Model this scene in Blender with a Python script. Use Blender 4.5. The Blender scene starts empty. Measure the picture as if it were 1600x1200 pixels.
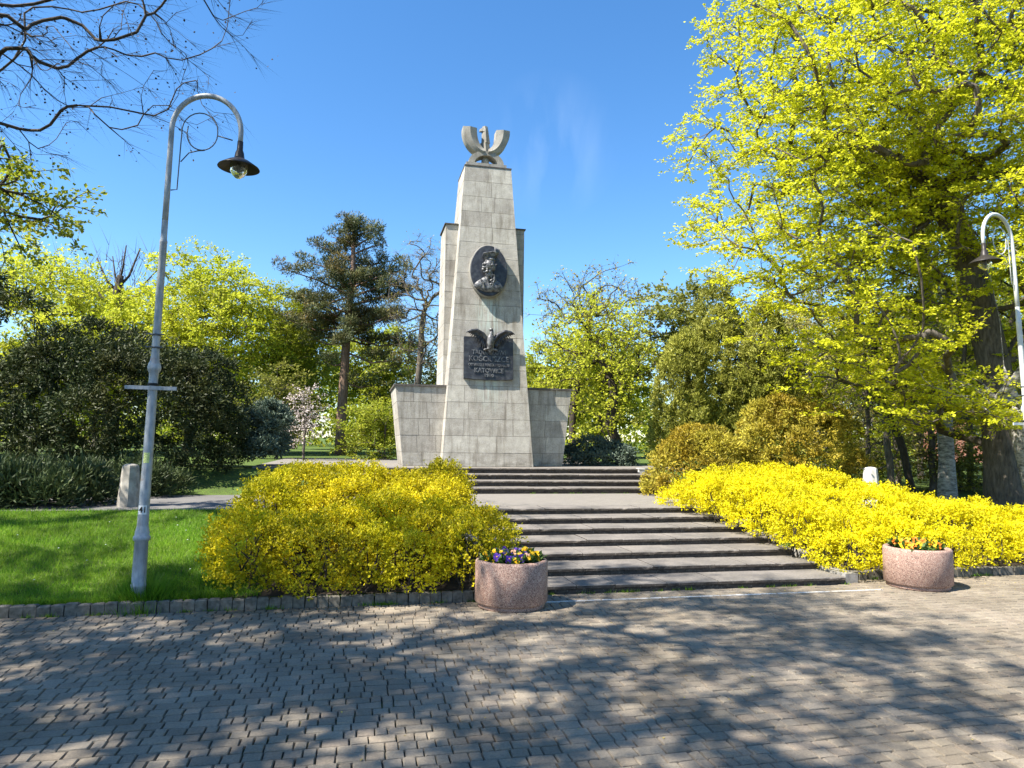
import bpy, math, random
import numpy as np
from mathutils import Vector, Matrix
R = math.radians
rng = np.random.default_rng(11); random.seed(11)
sc = bpy.context.scene; COL = sc.collection

# ------------------------------------------------------------------ camera
cd = bpy.data.cameras.new('camera'); cam = bpy.data.objects.new('camera', cd); COL.objects.link(cam)
cd.sensor_width = 36; cd.lens = 24.75; cd.clip_start = .05; cd.clip_end = 1500
PITCH = math.atan(94/1100)
cam.matrix_world = Matrix.Translation((0, 0, 1.7)) @ Matrix.Rotation(math.pi/2+PITCH, 4, 'X') @ Matrix.Rotation(.013, 4, 'Z')
sc.camera = cam
# ------------------------------------------------------------------ sky and sun
SUN = Vector((-.535, -.292, .79)).normalized()
EL = math.asin(SUN.z); AZ = math.atan2(SUN.x, SUN.y)
w = bpy.data.worlds.new('World'); sc.world = w; w.use_nodes = True
wn = w.node_tree; wn.nodes.clear()
sky = wn.nodes.new('ShaderNodeTexSky'); sky.sky_type = 'NISHITA'; sky.sun_disc = False
sky.sun_elevation = EL; sky.sun_rotation = AZ; sky.air_density = 1.0; sky.dust_density = .25; sky.ozone_density = 3.0; sky.altitude = 250
hs = wn.nodes.new('ShaderNodeHueSaturation'); hs.inputs['Saturation'].default_value = 1.24; hs.inputs['Value'].default_value = 1.0
bg = wn.nodes.new('ShaderNodeBackground'); bg.inputs[1].default_value = .098
wo = wn.nodes.new('ShaderNodeOutputWorld')
wn.links.new(sky.outputs[0], hs.inputs['Color'])
# a faint wisp of cirrus, part of the sky itself
tcw = wn.nodes.new('ShaderNodeTexCoord')
mpw = wn.nodes.new('ShaderNodeMapping'); mpw.inputs['Scale'].default_value = (16, 6, 5); mpw.inputs['Rotation'].default_value = (0, R(35), 0)
nzw = wn.nodes.new('ShaderNodeTexNoise'); nzw.inputs['Scale'].default_value = 1.0; nzw.inputs['Detail'].default_value = 6
rpw = wn.nodes.new('ShaderNodeValToRGB'); rpw.color_ramp.elements[0].position = .38; rpw.color_ramp.elements[1].position = .8
vd = wn.nodes.new('ShaderNodeVectorMath'); vd.operation = 'DISTANCE'; vd.inputs[1].default_value = (.045, .92, .40)
mrw = wn.nodes.new('ShaderNodeMapRange'); mrw.inputs[1].default_value = .02; mrw.inputs[2].default_value = .10; mrw.inputs[3].default_value = .2; mrw.inputs[4].default_value = 0
mlw = wn.nodes.new('ShaderNodeMath'); mlw.operation = 'MULTIPLY'
mxw = wn.nodes.new('ShaderNodeMixRGB'); mxw.inputs[2].default_value = (5.2, 6.0, 7.0, 1)
wn.links.new(tcw.outputs['Generated'], mpw.inputs[0]); wn.links.new(mpw.outputs[0], nzw.inputs['Vector']); wn.links.new(nzw.outputs[0], rpw.inputs[0])
wn.links.new(tcw.outputs['Generated'], vd.inputs[0]); wn.links.new(vd.outputs['Value'], mrw.inputs[0])
wn.links.new(rpw.outputs[0], mlw.inputs[0]); wn.links.new(mrw.outputs[0], mlw.inputs[1]); wn.links.new(mlw.outputs[0], mxw.inputs[0])
wn.links.new(hs.outputs[0], mxw.inputs[1]); wn.links.new(mxw.outputs[0], bg.inputs[0]); wn.links.new(bg.outputs[0], wo.inputs[0])
sl = bpy.data.lights.new('sun', 'SUN'); sl.energy = 5.0; sl.angle = R(.53); sl.color = (1, .94, .84)
so = bpy.data.objects.new('sun', sl); COL.objects.link(so); so.rotation_euler = SUN.to_track_quat('Z', 'Y').to_euler(); so.location = (-30, -25, 50)
vs = sc.view_settings; vs.view_transform = 'Standard'; vs.look = 'None'; vs.gamma = 1; vs.exposure = 1.46; vs.use_curve_mapping = False
sc.cycles.max_bounces = 5; sc.cycles.diffuse_bounces = 3; sc.cycles.glossy_bounces = 2; sc.cycles.transmission_bounces = 4; sc.cycles.transparent_max_bounces = 6
sc.cycles.caustics_reflective = False; sc.cycles.caustics_refractive = False

# ------------------------------------------------------------------ site frame: s along the steps, n away from them
A = R(12.5); CA, SA = math.cos(A), math.sin(A)
def F(s, n, z=0): return Vector((CA*s-SA*n, SA*s+CA*n, z))
def SN(x, y): return CA*x+SA*y, -SA*x+CA*y
def sm(a, b, x):
    t = np.clip((x-a)/(b-a), 0, 1); return t*t*(3-2*t)

# ------------------------------------------------------------------ mesh builder
class MB:
    def __init__(s): s.V = []; s.Q = []; s.T = []; s.k = 0; s.mq = []; s.mt = []
    def add(s, v, q=None, t=None, m=0):
        v = np.asarray(v, float).reshape(-1, 3); s.V.append(v)
        if q is not None and len(q): q = np.asarray(q, int).reshape(-1, 4); s.Q.append(q+s.k); s.mq.append(np.full(len(q), m))
        if t is not None and len(t): t = np.asarray(t, int).reshape(-1, 3); s.T.append(t+s.k); s.mt.append(np.full(len(t), m))
        s.k += len(v); return s
    def box(s, x0, x1, y0, y1, z0, z1, m=0):
        return s.hexa([(x0,y0,z0),(x1,y0,z0),(x1,y1,z0),(x0,y1,z0),(x0,y0,z1),(x1,y0,z1),(x1,y1,z1),(x0,y1,z1)], m)
    def hexa(s, p, m=0):
        return s.add(p, [(3,2,1,0),(4,5,6,7),(0,1,5,4),(1,2,6,5),(2,3,7,6),(3,0,4,7)], m=m)
    def tube(s, pts, rad, k=6, cap=True, m=0):
        P = np.asarray(pts, float); n = len(P); rad = np.broadcast_to(np.asarray(rad, float), (n,))
        d = np.gradient(P, axis=0); d /= np.linalg.norm(d, axis=1)[:, None]+1e-9
        ref = np.eye(3)[int(np.argmin(np.abs(d).max(0)))]
        a = np.cross(d, ref); a /= np.linalg.norm(a, axis=1)[:, None]+1e-9; b = np.cross(d, a)
        th = np.arange(k)*2*np.pi/k
        v = P[:, None]+rad[:, None, None]*(np.cos(th)[None, :, None]*a[:, None]+np.sin(th)[None, :, None]*b[:, None])
        i = np.arange(n-1)[:, None]*k; j = np.arange(k)[None]; jn = (j+1) % k
        q = np.stack([i+j, i+k+j, i+k+jn, i+jn], -1).reshape(-1, 4)
        v = v.reshape(-1, 3); t = None
        if cap:
            v = np.vstack([v, P[:1], P[-1:]]); c0, c1 = n*k, n*k+1; j = np.arange(k); jn = (j+1) % k
            t = np.vstack([np.stack([np.full(k, c0), j, jn], -1), np.stack([np.full(k, c1), (n-1)*k+jn, (n-1)*k+j], -1)])
        return s.add(v, q, t, m)
    def lathe(s, prof, k=28, c=(0, 0, 0), m=0):
        prof = np.asarray(prof, float); n = len(prof); th = np.arange(k)*2*np.pi/k
        v = np.stack([prof[:, None, 0]*np.cos(th)+c[0], prof[:, None, 0]*np.sin(th)+c[1], np.repeat(prof[:, 1:2], k, 1)+c[2]], -1).reshape(-1, 3)
        i = np.arange(n-1)[:, None]*k; j = np.arange(k)[None]; jn = (j+1) % k
        return s.add(v, np.stack([i+j, i+jn, i+k+jn, i+k+j], -1).reshape(-1, 4), m=m)
    def ball(s, c, r, rot=None, k=12, l=8, m=0):
        ph = np.linspace(0, np.pi, l+1); th = np.arange(k)*2*np.pi/k
        u = np.stack([np.sin(ph)[:, None]*np.cos(th), np.sin(ph)[:, None]*np.sin(th), np.repeat(np.cos(ph)[:, None], k, 1)], -1).reshape(-1, 3)*np.asarray(r)
        if rot is not None: u = u @ np.array(Matrix(rot).transposed() if not isinstance(rot, np.ndarray) else rot.T)
        i = np.arange(l)[:, None]*k; j = np.arange(k)[None]; jn = (j+1) % k
        return s.add(u+np.asarray(c), np.stack([i+j, i+k+j, i+k+jn, i+jn], -1).reshape(-1, 4), m=m)
    def prism(s, poly, y0, y1, m=0):
        """polygon in x,z extruded along y (convex or fan-able from its first vertex pairs as a strip)"""
        n = len(poly); v = [(x, y0, z) for x, z in poly]+[(x, y1, z) for x, z in poly]
        q = [(i, (i+1) % n, n+(i+1) % n, n+i) for i in range(n)]
        t = [(0, i+1, i) for i in range(1, n-1)]+[(n, n+i, n+i+1) for i in range(1, n-1)]
        return s.add(v, q, t, m)
    def mesh(s, name, mats, smooth=False, rnd=None):
        me = bpy.data.meshes.new(name)
        V = np.concatenate(s.V); Q = np.concatenate(s.Q) if s.Q else np.zeros((0, 4), int); T = np.concatenate(s.T) if s.T else np.zeros((0, 3), int)
        me.vertices.add(len(V)); me.vertices.foreach_set('co', V.astype(np.float32).ravel())
        lo = np.concatenate([Q.ravel(), T.ravel()]).astype(np.int32)
        me.loops.add(len(lo)); me.loops.foreach_set('vertex_index', lo)
        npoly = len(Q)+len(T); me.polygons.add(npoly)
        st = np.concatenate([np.arange(len(Q))*4, len(Q)*4+np.arange(len(T))*3]).astype(np.int32)
        me.polygons.foreach_set('loop_start', st)
        for m in (mats if isinstance(mats, (list, tuple)) else [mats]): me.materials.append(m)
        mi = np.concatenate(s.mq+s.mt).astype(np.int32) if (s.mq or s.mt) else np.zeros(npoly, np.int32)
        if len(mi) == npoly: me.polygons.foreach_set('material_index', mi)
        me.polygons.foreach_set('use_smooth', np.full(npoly, bool(smooth)))
        if rnd is not None:
            at = me.attributes.new('rnd', 'FLOAT', 'FACE'); at.data.foreach_set('value', np.asarray(rnd, np.float32))
        me.update(calc_edges=True)
        return me
    def obj(s, name, mats, parent=None, smooth=False, rnd=None, loc=None):
        return link(name, s.mesh(name, mats, smooth, rnd), parent, loc)
def link(name, data, parent=None, loc=None):
    o = bpy.data.objects.new(name, data); COL.objects.link(o)
    if parent: o.parent = parent
    if loc is not None: o.location = loc
    return o
def tag(o, label, cat=None, group=None, kind=None):
    o['label'] = label
    if cat: o['category'] = cat
    if group: o['group'] = group
    if kind: o['kind'] = kind
    return o
def thing(name, label, cat, loc=(0, 0, 0), rz=0, group=None, kind=None):
    o = link(name, None, loc=loc); o.rotation_euler.z = rz; o.empty_display_size = .2
    return tag(o, label, cat, group, kind)

# ------------------------------------------------------------------ materials
class G:
    def __init__(s, name):
        s.m = bpy.data.materials.new(name); s.m.use_nodes = True; s.t = s.m.node_tree; s.t.nodes.clear()
        s.out = s.n('ShaderNodeOutputMaterial')
    def n(s, typ, **kw):
        nd = s.t.nodes.new(typ)
        for k, v in kw.items():
            key = k.replace('_', ' ') if k not in nd.inputs else k
            if k.startswith('i') and k[1:].isdigit(): sock = nd.inputs[int(k[1:])]
            elif key in nd.inputs: sock = nd.inputs[key]
            else: setattr(nd, k, v); continue
            if isinstance(v, bpy.types.NodeSocket): s.t.links.new(v, sock)
            else: sock.default_value = v
        return nd
    def noise(s, vec, scale, detail=4, rough=.55): return s.n('ShaderNodeTexNoise', Vector=vec, Scale=scale, Detail=detail, Roughness=rough).outputs[0]
    def ramp(s, f, stops):
        r = s.n('ShaderNodeValToRGB', Fac=f); e = r.color_ramp.elements
        while len(e) < len(stops): e.new(.5)
        for i, (p, c) in enumerate(stops): e[i].position = p; e[i].color = (*c, 1) if len(c) == 3 else c
        return r.outputs[0]
    def mix(s, f, a, b, mode='MIX'):
        kw = {}
        n = s.n('ShaderNodeMixRGB', blend_type=mode)
        for i, v in ((0, f), (1, a), (2, b)):
            if isinstance(v, bpy.types.NodeSocket): s.t.links.new(v, n.inputs[i])
            elif i == 0: n.inputs[0].default_value = v
            else: n.inputs[i].default_value = (*v, 1) if not isinstance(v, (int, float)) else (v, v, v, 1)
        return n.outputs[0]
    def math(s, op, a, b=0.0, c=0.0): return s.n('ShaderNodeMath', operation=op, i0=a, i1=b, i2=c).outputs[0]
    def mr(s, f, a, b, c=0, d=1): return s.n('ShaderNodeMapRange', Value=f, From_Min=a, From_Max=b, To_Min=c, To_Max=d).outputs[0]
    def pos(s): return s.n('ShaderNodeNewGeometry').outputs['Position']
    def oco(s, ob=None):
        t = s.n('ShaderNodeTexCoord')
        if ob: t.object = ob
        return t.outputs['Object']
    def scale(s, vec, sc_): return s.n('ShaderNodeMapping', Vector=vec, Scale=sc_).outputs[0]
    def rand(s): return s.n('ShaderNodeObjectInfo').outputs['Random']
    def attr(s): return s.n('ShaderNodeAttribute', attribute_name='rnd').outputs['Fac']
    def bump(s, h, st=.3, d=.01): return s.n('ShaderNodeBump', Height=h, Strength=st, Distance=d).outputs[0]
    def pbr(s, col, rough=.8, bump=None, metal=0., spec=.3, **kw):
        b = s.n('ShaderNodeBsdfPrincipled', Roughness=rough, Metallic=metal)
        for k, v in (('Base Color', col), ('Normal', bump)):
            if v is None: continue
            if isinstance(v, bpy.types.NodeSocket): s.t.links.new(v, b.inputs[k])
            else: b.inputs[k].default_value = (*v, 1)
        b.inputs['Specular IOR Level'].default_value = spec
        for k, v in kw.items(): b.inputs[k.replace('_', ' ')].default_value = v
        s.t.links.new(b.outputs[0], s.out.inputs[0]); s.b = b
        return s.m

def leafmat(name, cols, trans=.4, nscale=1.1, tint=None, rough=.55):
    g = G(name); r = g.attr()
    c = g.ramp(r, [(i/(len(cols)-1), k) for i, k in enumerate(cols)])
    nz = g.noise(g.pos(), nscale, 3)
    c = g.mix(1, c, g.ramp(nz, [(.3, (.72, .72, .72)), (.7, (1.2, 1.2, 1.2))]), 'MULTIPLY')
    if tint: c = g.mix(g.mr(g.noise(g.pos(), nscale*.6, 2), .45, .65), c, g.mix(1, c, tint, 'MULTIPLY'))
    g.pbr(c, rough, spec=.25)
    tr = g.n('ShaderNodeBsdfTranslucent'); g.t.links.new(c, tr.inputs[0])
    mx = g.n('ShaderNodeMixShader', i0=trans); g.t.links.new(g.b.outputs[0], mx.inputs[1]); g.t.links.new(tr.outputs[0], mx.inputs[2])
    g.t.links.new(mx.outputs[0], g.out.inputs[0]); return g.m
def barkmat(name, c1, c2, sc_=(9, 9, 2.2)):
    g = G(name); nz = g.noise(g.scale(g.pos(), sc_), 2.5, 6, .65)
    return g.pbr(g.ramp(nz, [(.32, c1), (.68, c2)]), .9, g.bump(nz, .6, .02))
def plain(name, col, rough=.7, metal=0, amt=.25, scale=14, spec=.3):
    g = G(name); nz = g.noise(g.pos(), scale, 5)
    c = g.mix(1, col, g.ramp(nz, [(.3, (1-amt,)*3), (.7, (1+amt,)*3)]), 'MULTIPLY')
    return g.pbr(c, rough, g.bump(nz, .15, .004), metal, spec)

M = {}
M['lime'] = leafmat('lime_leaf', [(.36,.42,.025), (.54,.57,.04), (.66,.66,.08)], .48, .7)
M['beech'] = leafmat('beech_leaf', [(.44,.48,.02), (.66,.67,.03), (.80,.78,.05)], .5, .8)
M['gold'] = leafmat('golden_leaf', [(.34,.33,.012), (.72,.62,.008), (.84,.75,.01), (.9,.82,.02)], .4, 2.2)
M['goldolive'] = leafmat('golden_olive_leaf', [(.20,.21,.012), (.50,.42,.01), (.74,.62,.012), (.85,.74,.02)], .4, 1.8, (.72,.78,.75))  # darker copy of the gold leaf, with the shrubs' shade put into its colour
M['fresh'] = leafmat('fresh_leaf', [(.20,.27,.02), (.34,.38,.03), (.46,.46,.05)], .45, .7)
M['olive'] = leafmat('olive_leaf', [(.15,.17,.025), (.24,.25,.04), (.34,.33,.06)], .35, .6)
M['buds'] = leafmat('bud_leaf', [(.30,.24,.07), (.40,.36,.07), (.50,.44,.12)], .35, .8)
M['thuja'] = leafmat('thuja_spray', [(.17,.185,.03), (.30,.31,.05), (.43,.41,.075)], .25, 1.3)
M['rust'] = leafmat('bronze_thuja_spray', [(.19,.165,.02), (.38,.325,.035), (.55,.47,.055)], .2, 1.6, (.95,.80,.62))
M['darkconifer'] = leafmat('dark_conifer_spray', [(.022,.034,.012), (.044,.062,.018), (.082,.095,.026)], .12, 1.2, (1.15,.93,.75))
M['juniper'] = leafmat('juniper_spray', [(.03,.048,.016), (.055,.078,.025), (.09,.115,.04)], .12, 1.5)
M['spruce'] = leafmat('spruce_needle', [(.05,.08,.055), (.10,.14,.10), (.17,.21,.15)], .1, 1.6)
M['pine'] = leafmat('pine_needle', [(.045,.06,.025), (.10,.125,.045), (.21,.21,.08)], .15, .9, (1.3,.88,.7))
M['blossom'] = leafmat('blossom', [(.62,.50,.46), (.75,.66,.62), (.8,.76,.7)], .35, 2)
M['shade_leaf'] = leafmat('young_leaf', [(.22,.26,.03), (.33,.36,.04), (.42,.42,.05)], .4, .8)
M['seed'] = plain('beech_husk', (.05,.035,.025), .9)
M['bark'] = barkmat('grey_bark', (.055,.045,.035), (.17,.145,.115))
M['barkdark'] = barkmat('dark_bark', (.025,.02,.016), (.08,.065,.05))
M['barkpine'] = barkmat('pine_bark', (.10,.06,.04), (.27,.18,.13))
M['birch'] = barkmat('birch_bark', (.05,.045,.04), (.52,.49,.44), (3, 3, 9))
M['soil'] = plain('soil', (.035,.026,.018), 1, scale=25, amt=.5)

# ------------------------------------------------------------------ ground
def terr(s, n):
    s = np.asarray(s, float); n = np.asarray(n, float)
    left = np.interp(n, [7.74, 7.8, 11.2, 14.5, 16.1, 24, 60, 200], [-.07, .09, .66, .66, 1.09, 1.12, 1.6, 3])
    right = np.interp(n, [8.22, 8.3, 12, 17, 30, 60, 200], [-.07, .06, .38, .58, 1.0, 1.6, 3])
    mid = np.interp(n, [8.22, 8.3, 11.2, 14.5, 16.1, 24, 60, 200], [-.07, .08, .64, .64, 1.09, 1.12, 1.6, 3])
    z = left*(1-sm(1.5, 6, s))+mid*sm(1.5, 6, s)
    z = z*(1-sm(7.5, 11.5, s))+right*sm(7.5, 11.5, s)
    dip = sm(1.55, 1.8, s)*(1-sm(6.05, 6.25, s))*(n < 11.3)*.32
    dip2 = sm(-.75, -.5, s)*(1-sm(7.2, 7.45, s))*sm(11.1, 11.3, n)*(1-sm(24.2, 24.6, n))*.34
    return z-np.maximum(dip, dip2)
def gz(x, y): s, n = SN(x, y); return float(terr(s, n))
def gridmesh(name, ss, nn, zf, mat_):
    S, Nn = np.meshgrid(ss, nn); Z = zf(S, Nn); X = CA*S-SA*Nn; Y = SA*S+CA*Nn
    a, b = len(nn), len(ss); i = np.arange(a-1)[:, None]*b; j = np.arange(b-1)[None]
    q = np.stack([i+j, i+j+1, i+b+j+1, i+b+j], -1).reshape(-1, 4)
    return MB().add(np.stack([X, Y, Z], -1).reshape(-1, 3), q).obj(name, mat_, smooth=True)
g = G('lawn_ground'); nz = g.noise(g.pos(), 3, 6); n2 = g.noise(g.pos(), 40, 3)
M['lawn'] = g.pbr(g.mix(g.mr(n2, .3, .7), g.ramp(nz, [(.35, (.06,.12,.012)), (.65, (.12,.21,.02))]), (.05,.05,.02)), .95, g.bump(n2, .8, .03))
ss = np.concatenate([np.linspace(-300, -16, 10), np.linspace(-14, 16, 121), np.linspace(20, 300, 10)])
nn = np.concatenate([np.linspace(-200, 2, 8), np.linspace(4, 7.6, 8), np.linspace(7.7, 8.4, 15), np.linspace(8.6, 17, 43), np.linspace(18, 60, 22), np.linspace(80, 600, 8)])
tag(gridmesh('ground', ss, nn, terr, M['lawn']), 'green park ground rising behind the paved square', 'ground', kind='structure')

# ------------------------------------------------------------------ paved square with single pavers
g = G('paver_concrete'); r = g.math('FRACT', g.math('ADD', g.attr(), g.rand()))
nz = g.noise(g.pos(), 60, 5, .7); n2 = g.noise(g.pos(), 1.3, 4)
c = g.ramp(r, [(0, (.185,.155,.118)), (.3, (.225,.19,.147)), (.7, (.25,.213,.163)), (.9, (.235,.195,.15)), (1, (.20,.163,.125))])
c = g.mix(1, c, g.ramp(nz, [(.25, (.68,.68,.68)), (.75, (1.25,1.25,1.25))]), 'MULTIPLY')
c = g.mix(1, c, g.ramp(n2, [(.35, (.74,.73,.70)), (.65, (1.12,1.11,1.1))]), 'MULTIPLY')
n3 = g.noise(g.pos(), 4.5, 6, .7); c = g.mix(g.mr(n3, .62, .74, 0, .55), c, (.10,.095,.05))
M['paver'] = g.pbr(c, .88, g.bump(nz, .5, .004), spec=.25)
g = G('joint_soil'); nz = g.noise(g.pos(), 6, 5); n2 = g.noise(g.pos(), 90, 3)
M['joint'] = g.pbr(g.mix(g.mr(nz, .5, .62), g.mix(n2, (.02,.017,.014), (.055,.048,.038)), g.mix(n2, (.05,.07,.015), (.12,.13,.03))), 1, g.bump(n2, .6, .01))
plaza = thing('plaza', 'grey concrete paved square in front of the steps', 'pavement', kind='structure')
ss = np.array([-120, -20, 1.74, 6.2, 20, 120.]);
mb = MB()
def sheet(mb, s0, s1, n0, n1, z, m=0):
    p = [F(s0, n0, z), F(s1, n0, z), F(s1, n1, z), F(s0, n1, z)]; mb.add([tuple(v) for v in p], [(0, 1, 2, 3)], m=m)
sheet(mb, -120, 120, -120, 7.72, -.02); sheet(mb, 1.5, 120, 7.72, 8.25, -.02)
mb.obj('bedding', M['joint'], plaza)
def paver_mesh(wd, dp, seed):
    r_ = random.Random(seed); h, c_ = .05, .005
    j = lambda: r_.uniform(-.0025, .0025)
    v = []
    for ins, z in ((0, -h), (0, -.009), (c_, 0)):
        for sx, sy in ((-1, -1), (1, -1), (1, 1), (-1, 1)):
            v.append((sx*(wd/2-ins)+j(), sy*(dp/2-ins)+j(), z+(j() if z == 0 else 0)))
    q = [(8, 9, 10, 11)]
    for k in (0, 4):
        for i in range(4): q.append((k+i, k+(i+1) % 4, k+4+(i+1) % 4, k+4+i))
    return np.array(v), q
ROW = .108; widths = (.074, .106, .158)
pv = []
cx = math.tan(R(36))+.16
row = 0; n = 2.6
while n < 8.2:
    s = -9+random.random()*.2
    while s < 13:
        wd = random.choice((.074, .106, .106, .158, .158)); sc_ = s+wd/2; p = F(sc_, n+ROW/2)
        lim = 7.70 if sc_ < 1.62 else 8.2
        if n+ROW <= lim and abs(p.x) < cx*p.y+.5 and p.y < 13:
            pv.append((sc_, n+ROW/2, wd, p.x, p.y))
        s += wd
    n += ROW
def infr(x, y):
    vy = y*math.cos(PITCH)-1.7*math.sin(PITCH); vz = -y*math.sin(PITCH)-1.7*math.cos(PITCH)
    return abs(x/vy) < .715 and -vz/vy < .535
order = sorted(range(len(pv)), key=lambda i: -(pv[i][2]/pv[i][4]**3 if infr(pv[i][3], pv[i][4]) else 0))
big = set(order[:300])
shared = {}
for wd in widths:
    for k in range(4):
        v, q = paver_mesh(wd-.007, ROW-.008, k*7+int(wd*1000)); shared[wd, k] = MB().add(v, q).mesh('paver', M['paver'], rnd=np.zeros(len(q)))
pm = MB(); prnd = []
for i, (s, n, wd, x, y) in enumerate(pv):
    dz = random.uniform(-.003, .002); rz = random.gauss(0, .012)
    if i in big:
        o = link('paver', shared[wd, i % 4], plaza, (x, y, dz)); o.rotation_euler = (random.gauss(0, .008), random.gauss(0, .006), A+rz)
    else:
        v, q = paver_mesh(wd-.007, ROW-.008, i); ca, sa = math.cos(A+rz), math.sin(A+rz)
        vv = np.stack([ca*v[:, 0]-sa*v[:, 1]+x, sa*v[:, 0]+ca*v[:, 1]+y, v[:, 2]+dz], -1)
        pm.add(vv, q); prnd += [random.random()]*len(q)
o = pm.obj('pavers', M['paver'], plaza, rnd=prnd); o['kind'] = 'stuff'
g = G('pale_strip'); nz = g.noise(g.pos(), 9, 4)
M['strip'] = g.pbr(g.ramp(nz, [(.35, (.3,.29,.27)), (.6, (.62,.61,.58))]), .8)
mb = MB(); 
for k in range(6):
    a, b = 2.0+k*.72, 2.0+k*.72+.70
    p = [F(a, 7.515, .004), F(b, 7.515, .004), F(b, 7.545, .004), F(a, 7.545, .004)]; q_ = [F(a, 7.515, -.02), F(b, 7.515, -.02), F(b, 7.545, -.02), F(a, 7.545, -.02)]
    mb.hexa([tuple(v) for v in q_]+[tuple(v) for v in p])
mb.obj('edging_strip', M['strip'], plaza)

# ------------------------------------------------------------------ kerbs of small upright blocks
M['kerb'] = plain('kerb_concrete', (.135,.122,.10), .92, amt=.45, scale=22)
def kerb(s0, s1, n, label, ht):
    k = thing('kerb', label, 'kerb', kind='structure')
    me = []
    for v_ in range(3):
        mb = MB(); a = .055; rr = random.Random(v_); c_ = .012
        prof = [(0, -.1), (0, ht-c_), (c_, ht)]
        v = []
        for ins, z in prof:
            for sx, sy in ((-1, -1), (1, -1), (1, 1), (-1, 1)): v.append((sx*(a-ins)+rr.uniform(-.003, .003), sy*(.042-ins)+rr.uniform(-.003, .003), z+rr.uniform(-.003, .003)))
        q = [(8, 9, 10, 11)]+[(kk+i, kk+(i+1) % 4, kk+4+(i+1) % 4, kk+4+i) for kk in (0, 4) for i in range(4)]
        me.append(mb.add(v, q).mesh('kerb_block', M['kerb']))
    s = s0; i = 0
    while s < s1:
        o = link('kerb_block', me[i % 3], k, F(s, n+random.gauss(0, .004), random.gauss(0, .004))); o.rotation_euler = (random.gauss(0, .03), random.gauss(0, .02), A+random.gauss(0, .03))
        s += .1175; i += 1
    return k
kerb(-6.5, 1.66, 7.745, 'row of small upright kerb blocks in front of the lawn and golden shrubs', .105)
kerb(6.45, 11.5, 8.235, 'row of small dark kerb blocks under the golden shrubs beyond the steps', .10)

# ------------------------------------------------------------------ steps, landing, platform
g = G('step_stone'); nz = g.noise(g.pos(), 30, 6, .65); n2 = g.noise(g.pos(), 2.2, 4)
M['tread'] = g.pbr(g.mix(1, g.ramp(nz, [(.3, (.13,.118,.105)), (.7, (.22,.20,.18))]), g.ramp(n2, [(.35, (.72,.72,.72)), (.65, (1.12,1.1,1.08))]), 'MULTIPLY'), .85, g.bump(nz, .35, .005))
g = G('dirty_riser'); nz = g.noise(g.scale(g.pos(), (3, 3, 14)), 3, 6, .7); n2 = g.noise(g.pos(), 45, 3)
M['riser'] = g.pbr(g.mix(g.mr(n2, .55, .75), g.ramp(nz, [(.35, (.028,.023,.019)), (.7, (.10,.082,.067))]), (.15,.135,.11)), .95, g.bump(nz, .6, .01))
g = G('landing_paving'); br = g.n('ShaderNodeTexBrick', Vector=g.n('ShaderNodeMapping', Vector=g.pos(), Rotation=(0, 0, -A)).outputs[0], Scale=4.0, Mortar_Size=.012)
br.inputs['Color1'].default_value = (.185,.168,.147,1); br.inputs['Color2'].default_value = (.22,.20,.175,1); br.inputs['Mortar'].default_value = (.12,.11,.09,1)
M['landing'] = g.pbr(br.outputs[0], .88)
def fbox(mb, s0, s1, n0, n1, z0, z1, m=0):
    p = [F(s, n, z) for z in (z0, z1) for s, n in ((s0, n0), (s1, n0), (s1, n1), (s0, n1))]
    mb.hexa([tuple(v) for v in p], m)
steps = thing('stone_steps', 'wide dark stone steps with long treads leading up to the monument', 'steps', kind='structure')
R1, T1, R2, T2 = .095, .553, .12, .524
def step(s0, s1, n0, n1, zb, zt):
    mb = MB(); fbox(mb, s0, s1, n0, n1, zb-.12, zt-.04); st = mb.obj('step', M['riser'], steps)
    s = s0; 
    while s < s1-.05:
        e = min(s+random.uniform(.42, .95), s1)
        if s1-e < .3: e = s1
        mb = MB(); j = random.uniform(-.004, .004); zz = zt+random.uniform(-.003, .003)
        c = .008
        a, b, c0, d, z0, z1 = s+.004, e-.004, n0-.018+j, n1+.02, zt-.038, zz; m_ = max(3, int((b-a)/.07)); fs = np.linspace(a, b, m_+1); lo, md, tp, bk = [], [], [], []
        for f_ in fs:
            ch = abs(random.gauss(0, .005))+(random.random() < .07)*random.uniform(.006, .02)
            lo.append(F(f_, c0, z0)); md.append(F(f_, c0+ch*.6, z1-c-ch*.5)); tp.append(F(f_, c0+c+ch, z1)); bk.append(F(f_, d, z1))
        v = [tuple(x) for x in lo+md+tp+bk]; k_ = m_+1
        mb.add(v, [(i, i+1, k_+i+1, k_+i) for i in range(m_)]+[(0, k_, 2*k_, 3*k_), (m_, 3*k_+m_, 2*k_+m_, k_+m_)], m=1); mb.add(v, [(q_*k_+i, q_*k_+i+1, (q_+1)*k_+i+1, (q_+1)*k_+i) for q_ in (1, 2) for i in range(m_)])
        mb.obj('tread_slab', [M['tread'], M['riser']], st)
        s = e
for i in range(7):
    n0 = 7.90+i*T1; step(1.74, 6.08, n0, n0+T1 if i < 6 else n0+.5, i*R1, (i+1)*R1)
NL = 7.90+6*T1+.5; N8 = 7.90+6*T1+3.308
mb = MB(); fbox(mb, 1.0, 7.4, NL, N8+.1, .4, .664); mb.obj('landing', M['landing'], steps)
for i in range(4):
    n0 = N8+i*T2; step(-.4 if i < 3 else -.2, 7.12 if i < 3 else 6.72, n0, n0+T2, .665+i*R2, .665+(i+1)*R2)
PZ = .665+4*R2; NP = N8+3*T2
mb = MB(); fbox(mb, -2.2, 8.2, NP+T2-.02, NP+9, PZ-.3, PZ-.004); mb.obj('platform', M['landing'], steps)
M['sidewall'] = plain('side_block_concrete', (.25,.235,.21), .9, amt=.35)
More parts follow.
